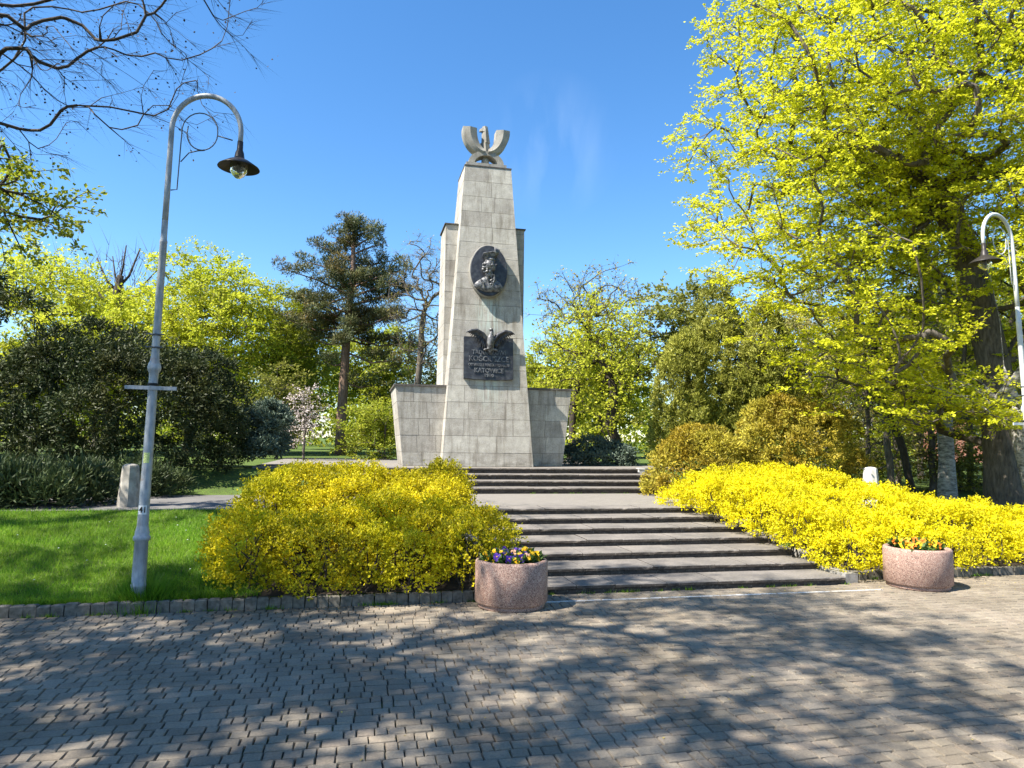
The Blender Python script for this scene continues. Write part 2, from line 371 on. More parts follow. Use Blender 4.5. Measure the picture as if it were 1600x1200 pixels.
for i in range(4):
    n0 = 7.95+i*.8; mb = MB(); fbox(mb, 6.12, 6.30, n0, n0+.78, -.05, .12+i*.137); mb.obj('side_block', M['sidewall'], steps)
    mb = MB(); fbox(mb, 1.52, 1.70, n0, n0+.78, -.05, .12+i*.137); mb.obj('side_block', M['sidewall'], steps)
g = G('worn_asphalt'); nz = g.noise(g.pos(), 70, 4); n2 = g.noise(g.pos(), 1.5, 4)
M['path'] = g.pbr(g.mix(1, g.ramp(nz, [(.3, (.10,.095,.09)), (.7, (.19,.18,.17))]), g.ramp(n2, [(.3, (.75,.75,.75)), (.7, (1.1,1.1,1.1))]), 'MULTIPLY'), .9)
for s0, s1, lb in ((-5.3, .98, 'grey asphalt path running behind the lawn'), (7.42, 9.4, 'grey asphalt path beyond the steps behind the golden shrubs')):
    mb = MB(); fbox(mb, s0, s1, 11.3, 14.3, .45, .672); tag(mb.obj('path', M['path']), lb, 'path', kind='structure')

# ------------------------------------------------------------------ monument
mon = thing('monument', 'tall tapering grey stone monument with a bronze medallion, plaque and eagle', 'monument', F(3.2, 17.0, PZ), A)
def stone(name, tool=False, c1=(.37,.345,.305), c2=(.49,.465,.41)):
    g = G(name); oc = g.oco(mon); r = g.rand()
    fine = g.noise(oc, 55, 5, .7); mid = g.noise(oc, 5, 5); streak = g.noise(g.scale(oc, (5, 5, .55)), 1.6, 5, .6)
    c = g.ramp(r, [(0, c1), (.5, ((c1[0]+c2[0])/2, (c1[1]+c2[1])/2, (c1[2]+c2[2])/2)), (1, c2)])
    c = g.mix(1, c, g.ramp(fine, [(.28, (.66,.66,.66)), (.72, (1.24,1.24,1.24))]), 'MULTIPLY')
    c = g.mix(1, c, g.ramp(mid, [(.3, (.8,.79,.77)), (.7, (1.13,1.13,1.12))]), 'MULTIPLY')
    c = g.mix(g.mr(streak, .50, .70, 0, .62), c, (.15,.125,.095))
    # pale verdigris run-off below the bronzes and lime streaks
    sp = g.n('ShaderNodeSeparateXYZ', Vector=oc)
    xm = g.mr(g.math('ABSOLUTE', g.math('SUBTRACT', sp.outputs[0], .02)), .12, .42, 1, 0)
    z1 = g.math('MULTIPLY', g.mr(sp.outputs[2], 3.1, 3.5), g.mr(sp.outputs[2], 4.1, 4.25, 1, 0))
    z2 = g.math('MULTIPLY', g.mr(sp.outputs[2], 1.2, 2.1), g.mr(sp.outputs[2], 2.2, 2.3, 1, 0))
    st = g.noise(g.scale(oc, (14, 14, .5)), 1.5, 3)
    mk = g.math('MULTIPLY', g.math('MULTIPLY', xm, g.math('MAXIMUM', z1, z2)), g.mr(st, .4, .62))
    c = g.mix(g.math('MULTIPLY', mk, .65), c, (.50,.58,.52))
    gr = g.math('MULTIPLY', g.mr(sp.outputs[2], .0, .5, 1, 0), g.mr(g.noise(g.scale(oc, (2.2, 2.2, 5)), 1.8, 5), .42, .66)); c = g.mix(g.math('MULTIPLY', gr, .6), c, (.12,.105,.08))
    hgt = fine
    if tool:
        wv = g.n('ShaderNodeTexWave', Vector=oc, Scale=9.0, Distortion=7.0, Detail=2, bands_direction='Z').outputs[1]
        hgt = g.math('ADD', fine, g.math('MULTIPLY', wv, .5))
    return g.pbr(c, .88, g.bump(hgt, .45, .006), spec=.25)
M['stone'] = stone('grey_stone'); M['stonetool'] = stone('tooled_stone', True)
M['stonecore'] = plain('mortar', (.12,.105,.09), .95)
M['capstone'] = plain('dark_cap_stone', (.10,.09,.08), .85, amt=.4)
def frustum(b, t):
    (x0, x1, y0, y1, z0), (X0, X1, Y0, Y1, z1) = b, t
    return [Vector(p) for p in ((x0,y0,z0),(x1,y0,z0),(x1,y1,z0),(x0,y1,z0),(X0,Y0,z1),(X1,Y0,z1),(X1,Y1,z1),(X0,Y1,z1))]
def clad(part, BL, BR, TR, TL, rows, per, seed, wmin=.3):
    """stone slabs over one face: rows are heights, every slab its own mesh with open joints"""
    rr = random.Random(seed); nrm = (BR-BL).cross(TL-BL).normalized(); H = (TL-BL).z if abs((TL-BL).z) > .01 else 1
    for r0, r1 in zip(rows[:-1], rows[1:]):
        h0, h1 = r0/rows[-1], r1/rows[-1]
        wd = ((BR-BL).lerp(TR-TL, h0)).length; k = max(1, round(wd/per+rr.uniform(-.4, .4)))
        cuts = [0]+sorted((i+rr.uniform(-.24, .24))/k for i in range(1, k))+[1]
        for a0, a1 in zip(cuts[:-1], cuts[1:]):
            def P(a, h): return BL.lerp(BR, a).lerp(TL.lerp(TR, a), h)
            ga, gh = .0035/wd, .0035/rows[-1]
            q = [P(a0+(ga if a0 > 0 else 0), h0+gh), P(a1-(ga if a1 < 1 else 0), h0+gh), P(a1-(ga if a1 < 1 else 0), h1-gh), P(a0+(ga if a0 > 0 else 0), h1-gh)]
            pr = rr.uniform(-.0025, .0025); o_ = nrm*pr; i_ = nrm*-.029
            ctr = (q[0]+q[2])/2
            v = [tuple(p+i_-ctr) for p in q]+[tuple(p+o_-ctr) for p in q]
            mb = MB().add(v, [(4,5,6,7),(0,1,5,4),(1,2,6,5),(2,3,7,6),(3,0,4,7)])
            mb.obj('stone_slab', M['stonetool'] if rr.random() < .16 else M['stone'], part, loc=ctr)
def body(name, b, t, rows, per, seed, faces='FLRB', label=None):
    v = frustum(b, t); ins = .03
    bi = (b[0]+ins, b[1]-ins, b[2]+ins, b[3]-ins, b[4]); ti = (t[0]+ins, t[1]-ins, t[2]+ins, t[3]-ins, t[4]-ins)
    part = MB().hexa([tuple(p) for p in frustum(bi, ti)]).obj(name, M['stonecore'], mon)
    if label: part['label'] = label
    idx = {'F': (0, 1, 5, 4), 'R': (1, 2, 6, 5), 'B': (2, 3, 7, 6), 'L': (3, 0, 4, 7)}
    for f in faces:
        i = idx[f]; clad(part, v[i[0]], v[i[1]], v[i[2]], v[i[3]], rows, per if f in 'FB' else per*1.3, seed+ord(f))
    mb = MB(); x0, x1, y0, y1, z1 = t
    o = .012 if name == 'pylon' else .035
    mb.box(x0-o, x1+o, y0-o, y1+o, z1+.001, z1+(.03 if name != 'wing' else .05)); mb.obj('coping', M['capstone'], part)
    return part
rows = [0, .33]+[.33+.4138*i for i in range(1, 19)]; rows[-1] = 7.78
body('pylon', (-1.135, 1.135, 0, 2.3, 0), (-.615, .615, .65, 1.85, 7.78), rows, .62, 3)
rows_s = [0, .33]+[.33+.4138*i for i in range(1, 15)]+[6.25]
body('shoulder_block', (-1.05, 1.05, .88, 2.45, 0), (-1.05, 1.05, .9, 1.95, 6.25), rows_s, .6, 9)
rows_w = [0, .33, .745, 1.16, 1.57, 1.955]
for sg, sd in ((-1, 21), (1, 22)):
    a, b = (-2.03, -.9) if sg < 0 else (.9, 2.03); a2, b2 = (-2.26, -.9) if sg < 0 else (.9, 2.26)
    body('wing', (a, b, .5, 2.6, 0), (a2, b2, .5, 2.75, 1.955), rows_w, .5, sd)
# bronze
g = G('dark_bronze'); oc = g.oco(mon); nz = g.noise(oc, 9, 5); n2 = g.noise(oc, 60, 3)
c = g.mix(g.mr(nz, .45, .7, 0, .7), (.035,.036,.042), (.10,.105,.11))
M['bronze'] = g.pbr(c, .48, g.bump(n2, .15, .004), .45, .5)
g = G('patina_bronze'); nz = g.noise(g.oco(mon), 14, 5); geo = g.n('ShaderNodeNewGeometry')
M['bronzelight'] = g.pbr(g.mix(g.mr(nz, .4, .65), (.06,.06,.065), (.22,.22,.215)), .5, None, .3, .5)
M['ovalstone'] = stone('medallion_stone', False, (.28,.265,.235), (.34,.32,.28))
def fy(z): return .65*z/7.78          # front face of the pylon at height z
LEAN = math.atan(.65/7.78)
med = link('medallion', None, mon, (-.01, fy(4.92), 4.92)); med.rotation_euler.x = -LEAN
k = 56; th = np.arange(k)*2*np.pi/k
def oval(mb, rx, rz, y0, y1, ch=.012):
    ring = lambda r_, y: np.stack([(rx-r_)*np.cos(th), np.full(k, y), (rz-r_)*np.sin(th)], -1)
    v = np.vstack([ring(0, y1), ring(0, y0+ch), ring(ch, y0), [[0, y0, 0]]]); j = np.arange(k); jn = (j+1) % k
    q = np.vstack([np.stack([i*k+j, i*k+jn, (i+1)*k+jn, (i+1)*k+j], -1) for i in range(2)])
    mb.add(v, q, np.stack([2*k+j, 2*k+jn, np.full(k, 3*k)], -1))
mb = MB(); oval(mb, .495, .69, -.13, .02); mb.obj('oval_block', M['ovalstone'], med, smooth=False)
mb = MB(); oval(mb, .475, .668, -.165, -.128); mb.obj('oval_disc', M['bronze'], med)
def sculpt(mb, name, m, par, voxel, sm_=2):
    o = mb.obj(name, m, par, smooth=True)
    rm = o.modifiers.new('remesh', 'REMESH'); rm.mode = 'VOXEL'; rm.voxel_size = voxel; rm.use_smooth_shade = True
    s_ = o.modifiers.new('smooth', 'SMOOTH'); s_.factor = .5; s_.iterations = sm_
    return o
mb = MB(); rx = lambda a: np.array(Matrix.Rotation(R(a), 3, 'Y'))
yb = -.17
mb.ball((.0, yb-.07, .13), (.135, .13, .165), rx(6))                    # skull
mb.ball((.065, yb-.10, .06), (.085, .09, .115), rx(-8))                 # face and jaw
mb.tube([(.125, yb-.13, .165), (.165, yb-.145, .105), (.125, yb-.135, .085)], [.014, .022, .014], 8)     # nose
mb.ball((.128, yb-.125, .056), (.024, .03, .010)); mb.ball((.122, yb-.125, .036), (.022, .03, .010)); mb.ball((.112, yb-.12, -.01), (.034, .04, .03))  # lips, chin
mb.ball((.095, yb-.145, .19), (.06, .03, .016), rx(8)); mb.ball((.05, yb-.175, .085), (.04, .03, .035))    # brow, cheek
mb.ball((.0, yb-.05, -.08), (.085, .09, .16), rx(14))                   # neck
for i in range(60):                                                      # curls of hair
    a = random.uniform(.0, 1.0); x = -.12-.06*math.sin(a*3.1)+random.gauss(0, .016); z = .22-.32*a
    mb.ball((x+random.uniform(0, .085), yb-.06+random.uniform(-.07, .03), z), (random.uniform(.02, .036),)*3, k=8, l=6)
for dx, dz, ww, hh, rr_ in ((-.17, -.36, .24, .12, -24), (.14, -.40, .22, .15, 26), (-.02, -.42, .30, .16, 0), (-.10, -.28, .16, .10, -30), (.09, -.30, .12, .12, 35)):
    mb.ball((dx, yb-.01, dz), (ww, .075, hh), rx(rr_))                   # shoulders and chest
for i in range(6): mb.ball((.05+.012*(-1)**i, yb-.10+.006*i, -.15-.045*i), (.05, .03, .024), rx(25*(-1)**i), 8, 6)   # jabot
for p0, p1, p2 in (((-.10, -.12), (-.05, -.25), (-.01, -.42)), ((.11, -.14), (.12, -.27), (.06, -.45)), ((-.22, -.28), (-.16, -.38), (-.13, -.5))):
    mb.tube([(p0[0], yb-.09, p0[1]), (p1[0], yb-.095, p1[1]), (p2[0], yb-.07, p2[1])], [.03, .026, .014], 6)   # collar and lapels
sculpt(mb, 'bust', M['bronzelight'], med, .0075, 1)
mb = MB()
mb.ball((.015, yb-.075, .235), (.135, .125, .055), rx(-7)); mb.ball((.015, yb-.075, .275), (.125, .115, .06), rx(-7))  # fur band
c0 = frustum((-.105, .115, yb-.17, yb+.0, .27), (-.16, .13, yb-.21, yb+.0, .40)); mb.hexa([tuple(Matrix.Rotation(R(-9), 3, 'Y') @ (p-Vector((0,0,.3)))+Vector((0,0,.3))) for p in c0])
c0 = frustum((-.18, .15, yb-.225, yb+.0, .395), (-.18, .15, yb-.225, yb, .425)); mb.hexa([tuple(Matrix.Rotation(R(-12), 3, 'Y') @ (p-Vector((0,0,.4)))+Vector((0,0,.4))) for p in c0])
sculpt(mb, 'cap', M['bronzelight'], med, .010, 1)
mb = MB()
for i in range(5):
    a = R(62+i*9); b = (.13, yb-.12, .30); e = (.13+.24*math.cos(a), yb-.18-.015*i, .30+.24*math.sin(a))
    mb.tube([b, ((b[0]+e[0])/2+.015, e[1]+.02, (b[2]+e[2])/2), e], [.012, .026, .006], 6)
mb.obj('plume', M['bronzelight'], med, smooth=True)
# plaque with raised letters and an eagle
plq = link('plaque', None, mon, (.0, fy(2.68), 2.68)); plq.rotation_euler.x = -LEAN
W2, H2 = .625, .525
mb = MB(); nb = 18; xs = np.linspace(-W2, W2, nb); v = []
zb = -H2-.028*(1-(xs/W2)**2)+.006*np.sin(xs*23)
v = [(x, -.075, z) for x, z in zip(xs, zb)]+[(x, -.075, H2) for x in xs]+[(x, .02, z) for x, z in zip(xs, zb)]+[(x, .02, H2) for x in xs]
q = [(i, i+1, nb+i+1, nb+i) for i in range(nb-1)]+[(2*nb+i, 2*nb+i+1, i+1, i) for i in range(nb-1)]+[(nb+i, nb+i+1, 3*nb+i+1, 3*nb+i) for i in range(nb-1)]+[(0, nb, 3*nb, 2*nb), (nb-1, 3*nb-1, 4*nb-1, 2*nb-1)]
mb.add(v, q).obj('plate', M['bronze'], plq)
def text(body_, size, loc, m, par, ext=.012, rot=(math.pi/2, 0, 0), wscale=1.0, name='lettering'):
    cu = bpy.data.curves.new(name, 'FONT'); cu.body = body_; cu.size = size; cu.extrude = ext; cu.align_x = 'CENTER'; cu.align_y = 'CENTER'; cu.offset = size*.018; cu.resolution_u = 2
    t = bpy.data.objects.new('tmp', cu); COL.objects.link(t); dg = bpy.context.evaluated_depsgraph_get()
    me = bpy.data.meshes.new_from_object(t.evaluated_get(dg)); bpy.data.objects.remove(t); me.name = name
    me.materials.clear(); me.materials.append(m)
    o = link(name, me, par, loc); o.rotation_euler = rot; o.scale = (wscale, 1, 1); return o
for tx, z, sz, ws in (('TADEUSZOWI', .135, .155, .86), ('KOŚCIUSZCE', -.03, .185, .90), ('OBYWATELE MIASTA I POWIATU', -.185, .105, .66), ('KATOWICE', -.325, .16, .88), ('1980', -.445, .115, 1.1)):
    text(tx, sz, (-.0, -.088, z), M['bronzelight'], plq, wscale=ws)
mb = MB()
mb.ball((.03, -.17, .42), (.105, .10, .20), rx(4)); mb.ball((.045, -.19, .60), (.055, .06, .12), rx(10)); mb.ball((.04, -.205, .70), (.05, .055, .045))
mb.ball((-.01, -.215, .69), (.035, .02, .015), rx(20)); mb.ball((.03, -.13, .22), (.075, .05, .13))
for sg in (-1, 1):
    mb.ball((.03+sg*.05, -.15, .26), (.035, .05, .10), rx(sg*20)); mb.ball((.03+sg*.12, -.15, .20), (.07, .05, .03), rx(sg*15))
sculpt(mb, 'eagle_body', M['bronzelight'], plq, .011, 2)
for sg in (-1, 1):
    mb = MB()
    for i in range(11):                                                  # arm of the wing and its feathers, fanned
        t_ = i/10; bx_, bz = sg*(.10+.30*t_)+.03, .42+.25*math.sin(t_*1.9)
        a = R(-78+62*t_) ; ln = .27-.05*t_+.05*math.sin(t_*3)
        ex, ez = bx_+sg*ln*math.cos(a)*.8, bz+ln*math.sin(a)
        y = -.11-.10*t_
        mb.tube([(bx_, y, bz), ((bx_+ex)/2+sg*.02, y-.02, (bz+ez)/2+.012), (ex, y-.005, ez)], [.028, .026, .008], 6)
    mb.tube([(.03+sg*.06, -.13, .40), (sg*.2+.03, -.16, .58), (sg*.36+.03, -.2, .665), (sg*.5+.03, -.215, .655), (sg*.62+.02, -.215, .60)], [.07, .066, .052, .036, .012], 8)
    sculpt(mb, 'eagle_wing', M['bronze'], plq, .010, 1)
# stylised stone eagle on top
M['eaglestone'] = stone('weathered_eagle_stone', False, (.30,.285,.25), (.36,.34,.30))
eag = link('eagle_sculpture', None, mon, (-.02, 1.02, 7.95)); eag.scale = (1.2, 1, 1.0)
def band(o_arc, i_arc, dep, ridge, name):
    mb = MB(); n_ = len(o_arc); v = []
    for (ox, oz), (ix, iz) in zip(o_arc, i_arc):
        mx, mz = (ox+ix)/2, (oz+iz)/2
        v += [(ox, -dep, oz), (mx, -dep-ridge, mz), (ix, -dep, iz), (ix, dep, iz), (mx, dep+ridge, mz), (ox, dep, oz)]
    q = [(a*6+b, a*6+(b+1) % 6, a*6+6+(b+1) % 6, a*6+6+b) for a in range(n_-1) for b in range(6)]
    e = (n_-1)*6
    q += [(3, 2, 1, 0), (5, 4, 3, 0), (e, e+1, e+2, e+3), (e, e+3, e+4, e+5)]
    mb.add(v, q).obj(name, M['eaglestone'], eag)
for sg in (-1, 1):
    o_arc = [(sg*.53*math.sin(t), .95-.70*math.cos(t)) for t in np.linspace(.06, 1.62, 15)]
    i_arc = [(sg*(.05+.17*math.sin(t)**1.4), .99-.56*math.cos(t)**.8 if t < 1.57 else .99) for t in np.linspace(.05, 1.56, 15)]
    band(o_arc, i_arc, .15, .05, 'sculpture_wing')
band([(-.40*math.cos(t), .36*math.sin(t)) for t in np.linspace(0, math.pi, 17)], [(-.26*math.cos(t), .24*math.sin(t)) for t in np.linspace(0, math.pi, 17)], .17, .0, 'arch_base')
mb = MB(); mb.box(-.45, .45, -.22, .22, -.13, .0); mb.obj('plinth', M['eaglestone'], eag)
mb = MB(); mb.tube([(0, 0, 0), (0, 0, .14), (0, 0, .26)], [.10, .085, .07], 12); mb.obj('stub', M['eaglestone'], eag, smooth=True)
mb = MB()
P = [(-.13, .30), (0, .30), (.13, .30)]
for z0, w0, z1, w1 in ((.30, .13, .62, .10), (.62, .10, 1.0, .07)):
    mb.hexa([(-w0, -.04, z0), (0, -.13, z0), (w0, -.04, z0), (0, .10, z0), (-w1-.02, -.04, z1), (-.02, -.12, z1), (w1-.02, -.04, z1), (-.02, .09, z1)])
mb.hexa([(-.10, -.06, .93), (-.02, -.12, .93), (.06, -.05, .93), (-.02, .08, .93), (-.085, -.05, 1.07), (-.03, -.08, 1.09), (.035, -.04, 1.09), (-.03, .06, 1.07)])
mb.hexa([(-.15, -.05, .93), (-.08, -.08, .94), (-.08, .04, .94), (-.15, .0, .93), (-.14, -.04, 1.0), (-.07, -.07, 1.04), (-.07, .04, 1.04), (-.14, .0, 1.0)])
mb.obj('neck', M['eaglestone'], eag)

# ------------------------------------------------------------------ street lamps
g = G('galvanised_paint'); nz = g.noise(g.scale(g.pos(), (6, 6, 2)), 4, 6, .65); n2 = g.noise(g.pos(), 3, 4)
c = g.ramp(nz, [(.3, (.20,.215,.23)), (.55, (.33,.35,.37)), (.75, (.42,.43,.44))])
M['pole'] = g.pbr(g.mix(g.mr(n2, .62, .72, 0, .8), c, (.20,.12,.07)), .55, g.bump(nz, .1, .003), .15, .4)
g = G('pale_lamp_paint'); nz = g.noise(g.pos(), 9, 5); M['poleback'] = g.pbr(g.ramp(nz, [(.3, (.50,.52,.50)), (.7, (.66,.67,.64))]), .5)
M['shade'] = plain('lamp_shade_enamel', (.035,.03,.028), .45, .2, .3)
M['rod'] = plain('dark_rod', (.09,.10,.11), .5, .3)
M['sticker'] = plain('faded_sticker', (.55,.60,.22), .6, amt=.5, scale=90); M['white'] = plain('white_label', (.72,.72,.70), .6, amt=.15); M['ink'] = plain('black_ink', (.015,.015,.015), .7)
g = G('lamp_glass'); g.pbr((.93,.95,.96), .08, None, 0, .5, IOR=1.3, Transmission_Weight=.9); M['glass'] = g.m
M['lampwhite'] = plain('lamp_fitting', (.55,.53,.45), .5, amt=.1)
def lamp(label, loc, rz, lean, pm, marks):
    o = thing('street_lamp', label, 'street lamp', loc, 0, 'arched street lamps'); o.rotation_euler = (0, lean, 0); o.scale = (.88, .88, .955)
    def part(mb, name, m, sm_=True, par=None):
        x = mb.obj(name, m, par or o, smooth=sm_)
        if par is None: x.rotation_euler.z = rz
        return x
    part(MB().lathe([(.0, -.1), (.078, -.1), (.078, .22), (.081, .225), (.081, .25), (.077, .255), (.073, .70), (.088, .71), (.094, .735), (.088, .755), (.078, .76), (.078, .80), (.066, .84), (.062, .86)], 24), 'base_post', pm)
    sh = part(MB().lathe([(.061, .86), (.055, 1.6), (.050, 2.30), (.050, 2.44)], 20), 'lower_shaft', pm)
    part(MB().lathe([(.052, 2.36), (.058, 2.37), (.058, 2.385), (.052, 2.39)], 20), 'band_clamp', M['ink'])
    part(MB().lathe([(.05, 2.44), (.052, 2.5), (.07, 2.53), (.076, 2.56), (.066, 2.6), (.052, 2.63), (.046, 2.68), (.044, 2.72)], 20), 'moulded_ring', pm)
    part(MB().lathe([(.043, 2.70), (.041, 3.94), (.044, 3.945), (.044, 3.965), (.036, 3.99), (.035, 4.2)], 18), 'upper_shaft', pm)
    cb = MB().box(-.29, .29, -.066, -.052, 2.315, 2.355); 
    part(cb, 'sign_bracket', pm, False)
    for zz in (2.78, 2.92):
        b = MB(); b.tube([(-.10, -.045, zz), (.10, -.045, zz)], .008, 6); b.lathe([(.044, zz-.01), (.049, zz-.01), (.049, zz+.01), (.044, zz+.01)], 18); part(b, 'pipe_clamp', M['rod'])
    t = np.linspace(0, math.pi, 22); rad = .407
    pts = [(0, 0, 4.15), (0, 0, 4.6), (0, 0, 5.0)]+[(rad-rad*math.cos(a), 0, 5.26+rad*math.sin(a)) for a in t]+[(2*rad, 0, 5.10)]
    part(MB().tube(pts, [.035, .034, .032]+[.030]*22+[.029], 14), 'arched_arm', pm)
    sp = [(.04, 0, 4.55), (.11, 0, 4.56), (.115, 0, 4.9), (.12, 0, 5.22)]+[(.33-.21*math.cos(a), 0, 5.25+.21*math.sin(a)) for a in np.linspace(.1, math.pi, 12)]
    sp += [(.36+.18*math.cos(a), 0, 5.22+.19*math.sin(a)) for a in np.linspace(0, -math.pi*.98, 13)]+[(.19, 0, 5.30)]
    part(MB().tube(sp, .0075, 6), 'scroll_rod', M['rod'] if pm is M['pole'] else pm)
    part(MB().tube([(.13, 0, 4.88), (.22, 0, 4.99), (.32, 0, 5.02), (.40, 0, 5.03)], .0075, 6), 'scroll_brace', M['rod'] if pm is M['pole'] else pm)
    part(MB().tube([(.54, 0, 5.21), (.72, 0, 5.17)], .0075, 6), 'tie_rod', M['rod'])
    x0 = 2*rad
    hd = part(MB().lathe([(.0, 5.16), (.034, 5.16), (.036, 5.06), (.05, 5.03), (.06, 4.97), (.075, 4.955), (.13, 4.93), (.235, 4.865), (.245, 4.85), (.235, 4.852), (.12, 4.905), (.05, 4.92), (0, 4.92)], 32, (x0, 0, 0)), 'lamp_shade', M['shade'])
    part(MB().lathe([(.098, 4.90), (.105, 4.86), (.098, 4.81), (.07, 4.765), (.03, 4.735), (0, 4.73)], 24, (x0, 0, 0)), 'glass_bowl', M['glass'], par=hd)
    part(MB().lathe([(0, 4.90), (.03, 4.90), (.03, 4.82), (.018, 4.79), (0, 4.785)], 14, (x0, 0, 0)), 'bulb', M['lampwhite'], par=hd)
    if marks:
        def patch(name, z0, z1, a0, a1, m, rr=.0):
            th_ = np.linspace(a0, a1, 8); r0 = .0605-(z0-.86)/1.44*.011+.002+rr; v = [(r0*math.cos(a), r0*math.sin(a), z) for z in (z0, z1) for a in th_]
            part(MB().add(v, [(i, i+1, 9+i, 8+i) for i in range(7)]), name, m)
        patch('sticker', 1.53, 1.64, R(-118), R(-50), M['sticker']); patch('number_label', .985, 1.08, R(-135), R(-40), M['white'])
        text('41', .088, (.012, -.0655, 1.033), M['ink'], sh, ext=.001, name='number')
    return o
lamp('grey arched street lamp standing on the lawn in front of the dark conifer', (-3.76, 7.28, .0), R(6), R(.95), M['pole'], True)
lamp('pale arched street lamp among the beech branches over the golden shrubs', (7.84, 10.6, -.12), R(205), R(-2.0), M['poleback'], False)

# ------------------------------------------------------------------ bollards and post
M['oldconcrete'] = plain('old_bollard_concrete', (.30,.275,.235), .9, amt=.4, scale=9)
M['whiteconcrete'] = plain('pale_bollard_concrete', (.56,.54,.49), .9, amt=.25, scale=9)
def bollard(label, x, y, m, ht=.66, r0=.165):
    z = gz(x, y); mb = MB()
    pr = [(r0, -.1), (r0*.97, .1), (r0*.72, ht-.05), (r0*.66, ht-.02), (r0*.4, ht), (0, ht+.004)]
    mb.lathe(pr, 8); o = thing('bollard', label, 'bollard', (x, y, max(z, .66)), R(22), 'stone bollards by the path')
    mb.obj('tapered_post', m, o); return o
bollard('weathered octagonal stone bollard beside the dark conifer at the lawn edge', -5.87, 10.95, M['oldconcrete'])
bollard('pale octagonal stone bollard rising behind the golden shrubs near the woods', 6.7, 13.2, M['whiteconcrete'], .70)
mb = MB(); p0 = F(6.85, NP+.15, PZ-.12); mb.box(-.07, .07, -.09, .09, -.15, .10); mb.box(-.08, .08, -.1, .1, .10, .13)
o = mb.obj('stone_block', M['whiteconcrete'], loc=p0); o.rotation_euler.z = A; tag(o, 'small pale stone block at the end of the top step', 'block')

# ------------------------------------------------------------------ planters and pansies
g = G('pink_aggregate'); oc = g.oco(); vo = g.n('ShaderNodeTexVoronoi', Vector=oc, Scale=150.0); v2 = g.n('ShaderNodeTexVoronoi', Vector=oc, Scale=230.0)
sep = g.n('ShaderNodeSeparateColor', i0=vo.outputs['Color'])
c = g.ramp(sep.outputs[0], [(0, (.12,.08,.065)), (.2, (.26,.155,.12)), (.5, (.37,.23,.18)), (.8, (.45,.30,.235)), (1, (.55,.42,.34))])
n2 = g.noise(oc, 3, 4); c = g.mix(1, c, g.ramp(n2, [(.3, (.8,.8,.8)), (.7, (1.08,1.08,1.08))]), 'MULTIPLY')
M['aggregate'] = g.pbr(c, .8, g.bump(vo.outputs['Distance'], .5, .004), spec=.3)
M['pyellow'] = plain('yellow_petal', (.85,.52,.01), .6, amt=.15, scale=60); M['porange'] = plain('orange_petal', (.80,.22,.02), .6, amt=.2, scale=60)
M['pviolet'] = plain('violet_petal', (.09,.03,.30), .6, amt=.4, scale=60); M['ppeach'] = plain('peach_petal', (.75,.42,.25), .6, amt=.25, scale=60)
M['pleaf'] = leafmat('pansy_leaf', [(.03,.07,.015), (.06,.12,.02), (.10,.17,.03)], .25, 8)
def pansy_mesh(m, heart):
    mb = MB()
    for a, rr, w_ in ((90-38, .030, .026), (90+38, .030, .026), (180-5, .026, .024), (5, .026, .024), (270, .032, .032)):
        a = R(a); cx_, cz = math.cos(a)*rr*.55, math.sin(a)*rr*.55
        v = [(0, -.004, 0)]; kk = 8
        for i in range(kk):
            b = a+math.pi+2*math.pi*(i+.5)/kk
            v.append((cx_+math.cos(b)*w_*.72, -.002+.006*math.sin(i*2.1)-(.004 if a > 3 else 0), cz+math.sin(b)*w_*.72))
        mb.add(v, t=[(0, 1+i, 1+(i+1) % kk) for i in range(kk)])
    mb.ball((0, -.008, 0), (.006, .004, .006), k=6, l=4, m=1)
    return mb.mesh('pansy', [m, heart], smooth=False)
pmesh = {k: pansy_mesh(M['p'+k], M['pyellow'] if k != 'yellow' else M['porange']) for k in ('yellow', 'orange', 'violet', 'peach')}
def leaf_quads(mb, P, D, S, L, W, fold=.12):
    """one folded diamond per row: P base points, D directions, S sideways"""
    n_ = len(P); L = np.broadcast_to(L, n_)[:, None]; W = np.broadcast_to(W, n_)[:, None]
    U = np.cross(S, D)
    v = np.stack([P, P+D*L*.48+S*W*.5+U*L*fold, P+D*L, P+D*L*.48-S*W*.5+U*L*fold], 1).reshape(-1, 3)
    mb.add(v, np.arange(n_*4).reshape(-1, 4))
def nrm(v): return v/(np.linalg.norm(v, axis=-1, keepdims=True)+1e-9)
def leafgeo(mb, P, out, L, W, spread=.9, seed=None, up=.25):
    """leaves at P that look roughly along 'out'"""
    n_ = len(P); D = nrm(out*(1-spread*.5)+rng.normal(size=(n_, 3))*spread+np.array([0, 0, up])); S = nrm(np.cross(D, rng.normal(size=(n_, 3))))
    leaf_quads(mb, P, D, S, L*rng.uniform(.7, 1.3, n_), W*rng.uniform(.7, 1.3, n_))
pleaf = MB(); a = rng.uniform(0, 6.28, 16); P = np.stack([.02*np.cos(a), .02*np.sin(a), rng.uniform(-.05, .0, 16)], -1)
leafgeo(pleaf, P, np.stack([np.cos(a), np.sin(a), 0*a+.5], -1), .055, .03); pleaf = pleaf.mesh('leaves', M['pleaf'], rnd=rng.uniform(0, 1, 16))
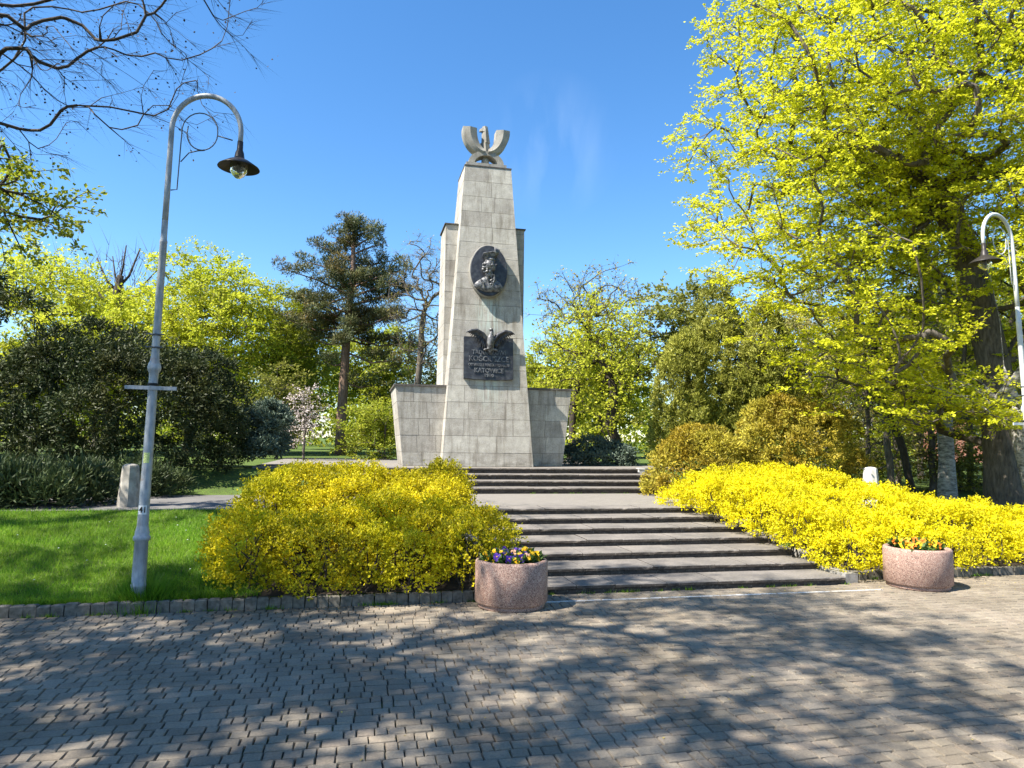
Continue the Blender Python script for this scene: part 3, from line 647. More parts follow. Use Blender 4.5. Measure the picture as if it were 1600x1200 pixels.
def planter(label, x, y, where, kinds, npl, seed):
    o = thing('planter', label, 'planter', (x, y, 0), R(seed*40), 'round stone planters')
    MB().lathe([(0, 0), (.355, 0), (.355, .03), (.35, .045), (.372, .05), (.385, .06), (.385, .455), (.378, .475), (.365, .485), (.335, .485), (.32, .47), (.318, .40)], 56).obj('bowl', M['aggregate'], o, smooth=True)
    th_ = np.arange(40)*2*np.pi/40
    v = np.vstack([np.stack([.32*np.cos(th_), .32*np.sin(th_), 0*th_+.435], -1), [[0, 0, .455]]])
    MB().add(v, t=[(40, i, (i+1) % 40) for i in range(40)]).obj('potting_soil', M['soil'], o)
    rr = random.Random(seed)
    for i in range(npl):
        for _ in range(30):
            px, py = rr.uniform(-.31, .31), rr.uniform(-.31, .31)
            if px*px+py*py < .094: break
        kd = kinds(px, py, rr); f = thing('pansy', f'{kd} pansy growing in the {where}', 'flower', (x+px, y+py, .475+rr.uniform(.02, .07)), 0, f'{kd} pansies in the {where}')
        b = link('bloom', pmesh[kd], f); b.rotation_euler = (rr.gauss(-.35, .35), rr.gauss(0, .4), rr.gauss(-.1, .6)); b.scale = (1.25,)*3
        l_ = link('leaves', pleaf, f); l_.rotation_euler.z = rr.uniform(0, 6); l_.scale = (1.2,)*3
def k1(px, py, rr):
    if px > .17: return 'yellow'
    if px < -.15 and py < .05: return rr.choice(['yellow', 'yellow', 'violet'])
    return rr.choice(['violet', 'violet', 'violet', 'peach', 'yellow'])
planter('round pink granite planter of violet and yellow pansies at the foot of the steps', .02, 7.63, 'planter at the foot of the steps', k1, 62, 1)
planter('round pink planter of yellow and orange pansies before the sunny golden shrubs', 5.10, 8.96, 'planter by the sunny golden shrubs', lambda a_, b_, rr: rr.choice(['yellow', 'yellow', 'orange']), 44, 2)

# ------------------------------------------------------------------ foliage helpers
def lump(P, sc_, seed):
    r_ = np.random.default_rng(seed); k_ = r_.normal(size=(5, 3))*sc_; ph = r_.uniform(0, 6.28, 5)
    return np.sin(P @ k_.T+ph).mean(1)
def crown_points(c, rad, n_, seed, power=.45, gap=-.15, sc_=.9, zmin=None):
    r_ = np.random.default_rng(seed); out = []
    while sum(map(len, out)) < n_:
        d = nrm(r_.normal(size=(n_*2, 3))); rr = r_.uniform(0, 1, n_*2)**power
        P = d*rr[:, None]*np.asarray(rad)*(1+.22*lump(d*2.2, 1, seed+1))[:, None]+np.asarray(c)
        P = P[lump(P, sc_, seed+2) > gap]
        if zmin is not None: P = P[P[:, 2] > zmin]
        out.append(P)
    return np.concatenate(out)[:n_]
def skeleton(trunk, tips, seg=.45, aw=.8, back=.3):
    """connect each crown tip to the nearest fitting node of the tree grown so far"""
    N_ = 40000; pos = np.zeros((N_, 3)); dr = np.zeros((N_, 3)); par = np.full(N_, -1); k_ = len(trunk)
    pos[:k_] = trunk; dr[:k_] = nrm(np.gradient(np.asarray(trunk, float), axis=0)); par[1:k_] = np.arange(k_-1)
    lines = [list(range(k_))]; tipidx = [k_-1]
    k0 = max(1, int(k_*back))
    axis = np.asarray(trunk)[k0:]
    order_ = np.argsort(np.min(np.linalg.norm(tips[:, None]-axis[None], axis=2), axis=1))
    for t in tips[order_]:
        d = t-pos[k0:k_]; L = np.linalg.norm(d, axis=1)+1e-6; cs = (d*dr[k0:k_]).sum(1)/L
        j = k0+int(np.argmin(L*(1+aw*(1-cs))+.25*np.maximum(0, pos[k0:k_, 2]-t[2]))); D = t-pos[j]; ln = np.linalg.norm(D)
        if ln < .12: continue
        m_ = max(2, int(ln/seg)); tt = np.linspace(0, 1, m_+1)[1:, None]
        c1 = pos[j]+dr[j]*ln*.35+D*.1
        q = (1-tt)**2*pos[j]+2*tt*(1-tt)*c1+tt**2*t+rng.normal(size=(m_, 3))*.03*min(1, ln)*(1-tt)
        if k_+m_ >= N_: break
        pos[k_:k_+m_] = q; ids = list(range(k_, k_+m_)); par[k_] = j; par[k_+1:k_+m_] = np.arange(k_, k_+m_-1)
        full = np.vstack([pos[j], q]); dr[k_:k_+m_] = nrm(np.diff(full, axis=0)); lines.append([j]+ids); tipidx.append(k_+m_-1); k_ += m_
    cnt = np.zeros(k_); cnt[tipidx] = 1
    for i in range(k_-1, 0, -1):
        if par[i] >= 0: cnt[par[i]] += cnt[i]
    return pos[:k_], dr[:k_], lines, np.maximum(cnt, 1), tipidx
def wood(mb, sk, r_trunk, r_tip=.006, ex=None, taper=True):
    pos, dr, lines, cnt, tips = sk
    ex = ex or math.log(r_trunk/r_tip)/math.log(cnt[0]); rad = r_tip*cnt**ex
    for li, l in enumerate(lines):
        r_ = rad[l].copy()
        if li: r_[0] = r_[1]
        else: r_[0] *= 1.35
        mx = r_.max(); k_ = 12 if mx > .12 else 8 if mx > .05 else 5 if mx > .015 else 3
        mb.tube(pos[l], r_, k_, cap=False)
def twigs(mb, P, D, L, r_):
    n_ = len(P); e = P+D*np.broadcast_to(L, n_)[:, None]; a = nrm(np.cross(D, rng.normal(size=(n_, 3)))); b = np.cross(D, a)
    r_ = np.broadcast_to(r_, n_)[:, None]
    v = np.stack([P+a*r_, P-a*r_*.5+b*r_*.87, P-a*r_*.5-b*r_*.87, e], 1).reshape(-1, 3); i = np.arange(n_)[:, None]*4
    mb.add(v, t=np.concatenate([i+np.array([0, 1, 3]), i+np.array([1, 2, 3]), i+np.array([2, 0, 3])]))
def tree(name, label, base, trunk, c, rad, ntip, nleaf, L, W, lm, bm=None, rt=.15, seed=1, flat=.5, cl=.35, power=.45, gap=-.15, twig=3, back=.35, cat='tree', group=None, zmin=None, tips=None, rtip=.006, spread=.9, up=.2, droop=0., aw=.8, tr=None, ts=.8):
    """tapered trunk with limbs under one part, leaves under another; all coordinates are world metres"""
    x, y = base; z = gz(x, y); o = thing(name, label, cat, (x, y, z), 0, group); off = np.array([x, y, z])
    T = np.asarray(trunk, float)
    if len(T) < 6:
        t_ = np.linspace(0, 1, 10); T = np.stack([np.interp(t_, np.linspace(0, 1, len(T)), T[:, i]) for i in range(3)], -1); T[1:-1] += rng.normal(size=(8, 3))*[.05, .05, 0]*min(1, T[-1, 2]/8)
    tp = crown_points(c, rad, ntip, seed, power, gap, zmin=zmin)-off if tips is None else tips-off
    sk = skeleton(T, tp, back=back, aw=aw); mb = MB(); wood(mb, sk, rt, rtip)
    pos, dr, lines, cnt, ti = sk; tP = pos[ti]; tD = dr[ti]
    nt = max(twig, 4 if nleaf else 0); I = np.repeat(np.arange(len(tP)), nt); D = nrm((tD[I]*(1.4-ts)+rng.normal(size=(len(I), 3))*ts)*[1, 1, flat]+[0, 0, -droop]); tl = rng.uniform(.5, 1.0, len(I))*cl*1.7
    st = tP[I]-tD[I]*rng.uniform(0, .6, len(I))[:, None]*cl
    if twig: twigs(mb, st, D, tl, tr or .003+rtip*.3)
    mb.obj('trunk', bm or M['bark'], o, smooth=True)
    if nleaf:
        J = np.repeat(np.arange(len(I)), max(1, nleaf//nt)); n_ = len(J); t_ = rng.uniform(.08, 1.05, n_)
        P = st[J]+D[J]*(tl[J]*t_)[:, None]+rng.normal(size=(n_, 3))*L*.55*[1, 1, max(flat, .5)]; cen = np.asarray(c)-off
        mb = MB(); dd = nrm(D[J]*.6+rng.normal(size=(n_, 3))*[.7, .7, .7*flat+.12]+[0, 0, up-.15])
        Sd = nrm(np.cross(dd, np.array([0, 0, 1.])+rng.normal(size=(n_, 3))*spread*.7)); leaf_quads(mb, P, dd, Sd, L*rng.uniform(.65, 1.3, n_), W*rng.uniform(.7, 1.25, n_))
        rv = np.clip(.5+.28*lump(P, 1.6, seed+5)+rng.normal(size=n_)*.2, 0, 1)
        mb.obj('crown', lm, o, rnd=rv)
    return o
def mounds(name, label, cat, mds, nl, L, W, lm, origin, stem=False, spread=.8, up=.25, group=None, inner=.72, part='foliage', bm=None, ground=None, shell=(.66, 1.1), low=-.5, per=14, jit=.07):
    """a shrub built of leaf-covered mounds (cx, cy, cz, rx, ry, rz)"""
    o = thing(name, label, cat, origin, 0, group); mds = np.asarray(mds, float); ar = mds[:, 3]*mds[:, 5]; k_ = np.maximum(20, (nl*1.5*ar/ar.sum()).astype(int))
    Ps, Os = [], []
    for m_, kk in zip(mds, k_):
        ns = max(3, kk//per); d = nrm(rng.normal(size=(ns, 3))); d[:, 2] = np.where(d[:, 2] < low, -d[:, 2], d[:, 2])
        reach = (1+.16*lump(d*3.2+m_[:3], 1, 3))*rng.normal(1.0, jit, ns); I = np.repeat(np.arange(ns), per); t_ = rng.uniform(.0, 1, len(I))**.8
        bend = nrm(d+rng.normal(size=(ns, 3))*.45+[0, 0, .25*up])
        rr = (shell[0]+(shell[1]-shell[0])*t_)[:, None]
        Ps.append(m_[:3]+(d[I]*(1-t_[:, None]*.35)+bend[I]*t_[:, None]*.35)*rr*reach[I][:, None]*m_[3:]+rng.normal(size=(len(I), 3))*L*.33); Os.append(bend[I])
    P = np.concatenate(Ps); O = np.concatenate(Os); keep = np.ones(len(P), bool)
    for m_ in mds: keep &= (((P-m_[:3])/m_[3:])**2).sum(1) > inner**2
    if ground is not None: keep &= P[:, 2] > ground(P[:, 0], P[:, 1])+.03
    P, O = P[keep], O[keep]; mb = MB(); leafgeo(mb, P-np.asarray(origin), O, L, W, spread, up=up)
    rv = np.clip(.5+.3*lump(P, 2.2, 8)+rng.normal(size=len(P))*.2, 0, 1)
    mb.obj(part, lm, o, rnd=rv)
    if stem:
        mb = MB()
        for m_ in mds:
            for _ in range(4):
                b = np.array([m_[0]+random.gauss(0, m_[3]*.2), m_[1]+random.gauss(0, m_[4]*.2), 0]); b[2] = gz(b[0], b[1])-.03
                e = m_[:3]+nrm(rng.normal(size=3)+[0, 0, .8])*m_[3:]*.8
                mb.tube(np.stack([b, (b+e)/2+rng.normal(size=3)*.05, e])-np.asarray(origin), [.014, .01, .004], 5, cap=False)
        mb.obj('stems', bm or M['barkdark'], o, smooth=True)
    return o
def gzv(x, y): return terr(CA*x+SA*y, -SA*x+CA*y)

# ------------------------------------------------------------------ golden shrubs on both sides of the steps
def bed(fn, spots):
    out = []
    for s, n_, h, r_ in spots:
        p = F(s, n_); z = gz(p.x, p.y) if not (1.5 < s < 6.3 and n_ < 11.3) else .1+(n_-7.75)*.162
        out.append((p.x, p.y, z+h*.5, r_, r_, h*.52))
    return out
for s0, s1, n0, n1, lb in ((-1.25, 1.5, 7.80, 11.28, 'bare dark soil under the dappled golden shrubs'), (6.32, 12.9, 8.30, 11.28, 'bare dark soil under the sunlit golden shrubs')):
    tag(gridmesh('soil_bed', np.linspace(s0, s1, 30), np.linspace(n0, n1, 24), lambda a, b: terr(a, b)+.012, M['soil']), lb, 'soil', kind='structure')
sp = []
rr = random.Random(5)
for n_, s0, s1 in ((7.98, -1.0, 1.5), (8.4, -1.1, 1.65), (8.85, -1.05, 1.62), (9.35, -1.0, 1.5), (9.95, -.95, 1.5), (10.55, -.85, 1.5), (11.15, -.7, 1.45), (11.7, -.5, 1.4)):
    s = s0
    while s <= s1: sp.append((s+rr.uniform(-.1, .1), n_+rr.uniform(-.12, .12), rr.uniform(.58, .82)+(.06 if n_ > 9 else -.02), rr.uniform(.36, .5))); s += rr.uniform(.42, .6)
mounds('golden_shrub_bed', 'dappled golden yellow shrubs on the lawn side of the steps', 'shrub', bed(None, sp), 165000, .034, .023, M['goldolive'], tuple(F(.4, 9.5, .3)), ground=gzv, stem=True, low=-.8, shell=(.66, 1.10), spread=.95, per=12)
sp = []
for n_, s0, s1 in ((8.42, 6.4, 12.8), (8.85, 6.2, 12.8), (9.4, 6.05, 12.5), (9.95, 5.95, 10.4), (10.5, 5.8, 9.0), (11.1, 5.75, 8.5), (11.7, 5.9, 8.2), (12.3, 6.3, 8.0)):
    s = s0
    while s <= s1: sp.append((s+rr.uniform(-.1, .1), n_+rr.uniform(-.12, .12), rr.uniform(.58, .80)*(.85 if s > 9 else 1)*(.8 if n_ < 8.6 else 1), rr.uniform(.38, .52))); s += rr.uniform(.44, .62)
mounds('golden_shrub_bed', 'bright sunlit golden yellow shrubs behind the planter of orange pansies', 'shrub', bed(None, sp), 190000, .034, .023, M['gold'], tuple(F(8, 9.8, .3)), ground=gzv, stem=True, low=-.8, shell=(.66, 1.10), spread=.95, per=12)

# ------------------------------------------------------------------ lawn grass
g = leafmat('grass_blade', [(.07,.16,.010), (.14,.28,.014), (.23,.38,.025), (.30,.40,.05)], .45, 1.5, (.85,.95,.9)); M['grass'] = g
def grass(n_, s0, s1, n0, n1, hmin, hmax, excl=None):
    S = rng.uniform(s0, s1, n_); Nn = n0+(n1-n0)*rng.uniform(0, 1, n_)**1.15
    k_ = np.ones(n_, bool) if excl is None else excl(S, Nn); S, Nn = S[k_], Nn[k_]; n_ = len(S)
    P = np.stack([CA*S-SA*Nn, SA*S+CA*Nn, terr(S, Nn)-.005], -1); h = rng.uniform(hmin, hmax, n_)*(1+.35*lump(P, 1.3, 4))
    D = nrm(np.array([0, 0, 1])+rng.normal(size=(n_, 3))*[.42, .42, 0]); side = nrm(np.cross(D, rng.normal(size=(n_, 3))))*.0032
    return P, D, h, side
mb = MB(); rv = []
for P, D, h, side in (grass(120000, -7.5, -.9, 7.80, 11.3, .035, .085, lambda s, n_: s < -1.0+rng.uniform(0, .4, len(s))), grass(22000, 7.8, 12, 10.2, 14.5, .05, .12), grass(5000, -7, -1.2, 7.785, 7.83, .05, .13), grass(2500, -6, -1.2, 7.85, 11, .10, .17)):
    n_ = len(P); mb.add(np.stack([P+side, P-side, P+D*h[:, None]], 1).reshape(-1, 3), t=np.arange(n_*3).reshape(-1, 3)); rv.append(np.clip(.5+.25*lump(P, .9, 6)+rng.normal(size=n_)*.25, 0, 1))
for (x, y) in [(-3.76, 7.28)]:
    n_ = 1100; a = rng.uniform(0, 6.28, n_); d = .07+np.abs(rng.normal(size=n_))*.10; P = np.stack([x+.08+d*np.cos(a), y+d*np.sin(a)-.02, 0*a+.08], -1); P[:, 2] = gzv(P[:, 0], P[:, 1])
    D = nrm(np.stack([np.cos(a)*.5, np.sin(a)*.5, 0*a+1], -1)+rng.normal(size=(n_, 3))*.2); h = rng.uniform(.1, .27, n_); side = nrm(np.cross(D, rng.normal(size=(n_, 3))))*.004
    mb.add(np.stack([P+side, P-side, P+D*h[:, None]], 1).reshape(-1, 3), t=np.arange(n_*3).reshape(-1, 3)); rv.append(rng.uniform(0, .6, n_))
tag(mb.obj('grass', M['grass'], rnd=np.concatenate(rv)), 'short green grass of the lawn', 'grass', kind='stuff')
for i in range(14):
    s, n_ = rng.uniform(-5.5, -1.2), rng.uniform(7.9, 10.8); p = F(s, n_); mb = MB(); z = gz(p.x, p.y)
    mb.lathe([(0, .001), (.008, .003), (.0095, .0)], 8); o = mb.obj('daisy', M['white'], loc=(p.x, p.y, z+.06)); tag(o, 'tiny white daisy in the lawn grass', 'flower', 'daisies in the lawn')

mb = MB(); rv = []; Ps = []
for s0, s1, n0, nn_, z_ in ((-6, 1.6, 7.69, 900, 0), (1.8, 6.1, 7.885, 500, 0), (1.8, 7, N8-.02, 160, .665), (6.4, 11, 8.18, 500, 0)):
    c_ = rng.uniform(s0, s1, max(8, nn_//28)); S = rng.choice(c_, nn_)+rng.normal(size=nn_)*.035; Nn = n0+rng.normal(size=nn_)*.012; Ps.append(np.stack([CA*S-SA*Nn, SA*S+CA*Nn, 0*S+z_-.01], -1))
P = np.concatenate(Ps); n_ = len(P); D = nrm(np.array([0, 0, 1])+rng.normal(size=(n_, 3))*[.5, .5, 0]); side = nrm(np.cross(D, rng.normal(size=(n_, 3))))*.004; h = rng.uniform(.015, .07, n_)
mb.add(np.stack([P+side, P-side, P+D*h[:, None]], 1).reshape(-1, 3), t=np.arange(n_*3).reshape(-1, 3)); tag(mb.obj('weeds', M['grass'], rnd=rng.uniform(0, 1, n_)), 'small weeds sprouting along kerbs and step joints', 'weeds', kind='stuff')
mb = MB(); n_ = 420; S = rng.uniform(-5, 9, n_); Nn = np.where(rng.uniform(0, 1, n_) < .6, 7.66-np.abs(rng.normal(size=n_))*.12, rng.uniform(3.4, 7.6, n_)); P = np.stack([CA*S-SA*Nn, SA*S+CA*Nn, 0*S+.006], -1)
D = nrm(rng.normal(size=(n_, 3))*[1, 1, .12]); Sd = nrm(np.cross(D, np.array([0, 0, 1.])+rng.normal(size=(n_, 3))*.2)); leaf_quads(mb, P, D, Sd, rng.uniform(.012, .032, n_), rng.uniform(.008, .018, n_), .08)
M['litter'] = leafmat('dry_litter', [(.16,.09,.04), (.34,.25,.08), (.55,.46,.10)], .2, 3); tag(mb.obj('leaf_litter', M['litter'], rnd=rng.uniform(0, 1, n_)), 'dry leaf scraps and fallen petals on the paving', 'litter', kind='stuff')

# ------------------------------------------------------------------ conifers and evergreen shrubs
def blob(c, r_, n_, seed, sub=.42, zsq=1.0):
    """many overlapping mounds that fill a rounded bush"""
    r2 = random.Random(seed); out = []
    for _ in range(n_):
        d = Vector((r2.gauss(0, 1), r2.gauss(0, 1), r2.gauss(0, 1))).normalized(); d.z = abs(d.z) if r2.random() < .7 else d.z
        q = r2.uniform(.45, .78); k_ = r2.uniform(.8, 1.2)*sub
        if r2.random() < .28: d.z = -.45; d.x, d.y = d.x*1.1, d.y*1.1
        out.append((c[0]+d.x*r_[0]*q, c[1]+d.y*r_[1]*q, c[2]+d.z*r_[2]*q, r_[0]*k_, r_[1]*k_, r_[2]*k_*zsq))
    return out
def dome(c, r_, n_, seed, sub=.2):
    r2 = random.Random(seed); out = [(*c, *[k_*.9 for k_ in r_])]
    for _ in range(n_):
        d = Vector((r2.gauss(0, 1), r2.gauss(0, 1), r2.gauss(.25, 1))).normalized(); d.z = max(d.z, -.35); k_ = r2.uniform(.75, 1.3)*sub; q = r2.uniform(.8, .93)
        out.append((c[0]+d.x*r_[0]*q, c[1]+d.y*r_[1]*q, c[2]+d.z*r_[2]*q, r_[0]*k_, r_[1]*k_, r_[2]*k_))
    return out
zc = gz(-7.7, 14.6)
mounds('dark_conifer', 'huge dark rounded conifer behind the street lamp', 'conifer', dome((-8.35, 15.0, zc+.85), (2.6, 1.9, 2.15), 80, 3)+[(-10.9+.38*i, 13.9+.15*math.sin(i*1.9), zc+.3+.2*(i % 3), .55, .5, .6) for i in range(12)], 95000, .10, .036, M['darkconifer'], (-8.35, 15.0, zc), spread=.7, up=.0, inner=.78, shell=(.76, 1.04))
sp_ = []
for i in range(26):
    x = -11.4+i*.2; y = 12.6+.25*math.sin(i*2.3)+(.35 if i > 17 else 0); z = gz(x, y)
    sp_.append((x, y, z+.2, .38, .38, .30+.1*math.sin(i*1.7)))
for i in range(20):
    x = -9.6+.155*i; y = (11.85+.45*(i % 3)+SA*x)/CA; sp_.append((x, y, gz(x, y)+.2, .36, .36, .32+.08*math.sin(i*2.7)))
mounds('creeping_juniper', 'low feathery dark juniper spreading in front of the dark conifer', 'shrub', sp_, 42000, .15, .026, M['juniper'], (-9.2, 12.8, gz(-9.2, 12.8)), spread=.45, up=.55, inner=.6)
zc = gz(-5.75, 16.3)
mounds('blue_spruce', 'small dark blue-green spruce beside the path', 'conifer', blob((-5.8, 16.4, zc+.75), (.72, .72, 1.0), 26, 4, .38, .55), 14000, .11, .035, M['spruce'], (-5.8, 16.4, zc), spread=.6, up=.1)
for i, (x, y, rx_, rz_, lb) in enumerate(((4.1, 15.1, 1.28, .84, 'round bronze-green thuja nearest the top of the steps'), (5.85, 14.6, 1.30, 1.10, 'largest round bronze-green thuja above the sunny golden shrubs'))):
    zc = gz(x, y); mounds('round_thuja', lb, 'shrub', dome((x, y, zc+rz_*.8), (rx_, rx_, rz_*1.2), 60, 30+i, .2), 44000, .075, .03, M['rust'], (x, y, zc), spread=.6, up=.1, inner=.8, group='round thujas', shell=(.8, 1.03))
zc = gz(2.4, 19.8)
mounds('low_juniper', 'low dark spreading juniper beside the monument wing', 'shrub', blob((2.4, 19.8, zc+.35), (1.25, .8, .72), 34, 8, .34), 16000, .10, .035, M['spruce'], (2.4, 19.8, zc), spread=.7, up=.2)
for i, (x, y, rx_, ht, lb, mt) in enumerate(((5.15, 21.2, 1.15, 4.0, 'tall olive thuja with a rounded top nearest the monument', 'thuja'), (6.35, 21.6, 1.3, 6.2, 'tallest pointed olive thuja between its neighbours', 'thuja'), (7.5, 20.6, 1.15, 5.1, 'olive thuja drooping beside the bare thicket', 'thuja'))):
    zc = gz(x, y); md = []
    r2 = random.Random(40+i)
    for j in range(70):
        t_ = r2.uniform(0, 1); rad_ = rx_*(1-t_**1.8)**.6*.8+.1; a = r2.uniform(0, 6.28); q = rad_*r2.uniform(.4, .85)
        md.append((x+q*math.cos(a), y+q*math.sin(a), zc+.2+t_*ht*.9, .34, .34, .55))
    mounds('tall_thuja', lb, 'conifer', md, 34000, .115, .036, M[mt], (x, y, zc), spread=.55, up=.5, inner=.7, group='tall thujas')
x, y = -16.6, 20.5; zc = gz(x, y)
mounds('dark_yew', 'dark hanging conifer at the edge of the lime-green trees', 'conifer', [(x+random.gauss(0, .8), y+random.gauss(0, .6), zc+random.uniform(.5, 5.2), .8, .7, .7) for _ in range(40)], 20000, .2, .05, M['darkconifer'], (x, y, zc), spread=.5, up=-.5)

# Scots pine
x, y = -6.75, 28.0; zc = gz(x, y); o = thing('pine_tree', 'tall pine with bare reddish trunk and flat dark needle tiers', 'tree', (x, y, zc))
T = np.array([(0, 0, -.1), (-.02, 0, 1.5), (.04, 0, 3), (.08, 0, 4.6), (.16, .02, 6.2), (.26, .02, 7.6), (.22, 0, 8.8), (.25, 0, 9.5)])
tk = MB(); tk.tube(T, [.25, .20, .185, .17, .145, .11, .07, .03], 12); pads = []
r2 = random.Random(77)
limbs = [(2.9, 8, 1.2, -.3), (3.6, -172, .8, .0), (4.1, -15, 2.5, -.3), (4.5, 178, 1.5, .1), (4.8, 5, 2.6, -.2), (5.1, 172, 2.5, .15), (5.3, -30, 2.4, .1), (5.7, 165, 2.6, .35), (6.0, 15, 2.5, .3), (6.4, -160, 2.6, .4), (6.7, -5, 2.2, .45), (7.1, 180, 2.1, .55), (7.4, 20, 1.9, .55), (7.8, -170, 1.6, .55), (8.1, -10, 1.35, .5), (8.5, 170, 1.0, .5), (8.8, 10, .8, .45), (5.5, 90, 2, .2), (6.6, -90, 2, .3), (4.4, -80, 1.8, 0), (7.6, 85, 1.4, .4), (9.1, 60, .4, .3)]
for i in range(30):
    zh = r2.uniform(4.6, 9.1); limbs.append((zh, r2.uniform(0, 360), r2.uniform(.55, 1.0)*np.interp(zh, [4.4, 5.6, 7, 9.2], [1.6, 2.5, 2.0, .6]), r2.uniform(-.1, .6)))
for zh, az, ln, rise in limbs:
    a = R(az+r2.uniform(-12, 12)); b = np.array([np.interp(zh, T[:, 2], T[:, 0]), 0, zh]); e = b+np.array([math.cos(a)*ln, math.sin(a)*ln, rise*ln*.6+.1]); m_ = (b+e)/2+np.array([0, 0, -.12*ln*(1 if rise < .2 else -.3)])
    tk.tube([b, m_, e], [.05, .035, .012], 5, cap=False)
    for t_ in np.linspace(.3, 1.05, max(4, int(ln*3.6))):
        p = (1-t_)**2*b+2*t_*(1-t_)*m_+t_*t_*e
        pads.append((p[0]+r2.gauss(0, .12), p[1]+r2.gauss(0, .25), p[2]+.12+r2.gauss(0, .13), r2.uniform(.18, .38), r2.uniform(.2, .4), r2.uniform(.12, .26)))
for p in ((.25, 0, 9.5), (.1, .1, 9.2), (.45, 0, 9.15)): pads.append((*p, .35, .35, .35))
tk.obj('trunk', M['barkpine'], o, smooth=True)
pads = np.array(pads); I = np.repeat(np.arange(len(pads)), 170); d = nrm(rng.normal(size=(len(I), 3))); P = pads[I, :3]+d*pads[I, 3:]*(rng.uniform(.3, 1.1, len(I))**.7)[:, None]
mb = MB(); leafgeo(mb, P, nrm(d+[0, 0, .5]), .15, .03, .6, up=.3); mb.obj('crown', M['pine'], o, rnd=np.clip(.45+.35*d[:, 2]+rng.normal(size=len(I))*.18, 0, 1))  # sunlit pad tops put into the needle colour: paler above, darker below

# ------------------------------------------------------------------ broadleaf trees
def simple(name, label, x, y, ht, rx_, rz_, zc_, ntip, nleaf, L, lm, seed, rt=.14, bend=(0, 0), **kw):
    z = gz(x, y); tr = [(0, 0, -.1), (bend[0]*.3, bend[1]*.3, ht*.3), (bend[0], bend[1], ht*.68)]
    return tree(name, label, (x, y), tr, (x+bend[0], y+bend[1], z+zc_), (rx_, rx_*.85, rz_), ntip, nleaf, L, L*.62, lm, rt=rt, seed=seed, **kw)
simple('maple_tree', 'broad lime-green maple behind the street lamp', -12.3, 27, 7.2, 3.4, 3.7, 4.2, 760, 64, .13, M['lime'], 1, .2, cl=.36, twig=6)
simple('maple_tree', 'lime-green maple beside the pollarded trunk', -17.6, 26, 6.6, 2.9, 3.0, 4.6, 420, 36, .13, M['lime'], 2, .16, cl=.4, twig=6)
simple('maple_tree', 'smaller lime-green maple low behind the dark conifer', -15.0, 24, 4.5, 2.8, 2.2, 2.9, 420, 60, .13, M['lime'], 3, .12, cl=.36, twig=6)
simple('olive_tree', 'olive-green half-leafed tree left of the pine', -10.0, 30, 6.5, 2.6, 3.4, 4.0, 480, 48, .13, M['fresh'], 4, .12, cl=.4, twig=6)
simple('green_spruce', 'dark green pointed spruce top between the maple and the pine', -11.2, 36, 9, 1.1, 4.2, 5.2, 160, 90, .2, M['juniper'], 5, .15, cl=.35)
# pollarded tree
x, y = -16.5, 29.0; zc = gz(x, y); o = thing('pollarded_tree', 'bare pollarded tree with stubby limbs above the maples', 'tree', (x, y, zc)); mb = MB()
mb.tube([(0, 0, -.1), (.05, 0, 3), (.02, 0, 5.2), (.0, 0, 6.6), (.05, 0, 7.3)], [.34, .28, .24, .2, .12], 10)
for zh, dx, dz, r_ in ((6.0, -1.1, .9, .09), (6.2, 1.3, .7, .10), (6.6, -.9, 1.4, .07), (6.8, .75, 1.7, .07), (7.0, .2, 1.6, .06), (5.6, 1.5, .2, .07), (6.9, -.3, 1.2, .05), (6.4, 1.7, 1.5, .05)):
    mb.tube([(0, 0, zh), (dx*.5, .1*dx, zh+dz*.3), (dx, .15*dx, zh+dz)], [r_, r_*.8, r_*.45], 6)
P = rng.normal(size=(160, 3))*[.9, .5, .6]+[0, 0, 7.2]; twigs(mb, P, nrm(rng.normal(size=(160, 3))*.4+[0, 0, 1]), rng.uniform(.5, 1.3, 160), .012); mb.obj('trunk', M['barkdark'], o, smooth=True)
# bare tree behind the monument
simple('bare_tree', 'thin bare tree standing between the pine and the monument', -3.75, 27, 8.2, 1.7, 3.1, 6.0, 300, 3, .06, M['buds'], 6, .12, bend=(.3, 0), twig=9, rtip=.010, cl=.3, gap=-.3)
simple('budding_tree', 'loose budding tree low behind the monument wing', -3.2, 31, 5.5, 2.6, 2.3, 3.4, 260, 22, .12, M['olive'], 7, .1, cl=.45, gap=-.1, twig=5)
# magnolia
simple('magnolia_shrub', 'pale pink flowering magnolia shrub near the pine trunk', -6.3, 21.5, 1.7, .85, 1.0, 1.35, 130, 9, .075, M['blossom'], 8, .04, cl=.12, rtip=.004, back=.05, gap=-.4, cat='shrub')
simple('leafy_shrub', 'green leafy shrub growing under the pine', -4.2, 23.5, 2.2, 1.6, 1.2, 1.3, 150, 50, .10, M['fresh'], 9, .04, cl=.25, back=.05, cat='shrub')
simple('leafy_shrub', 'olive leafy shrub between the magnolia and the spruce', -7.6, 23.0, 2.6, 1.4, 1.5, 1.7, 150, 42, .10, M['olive'], 10, .05, cl=.28, back=.05, cat='shrub')
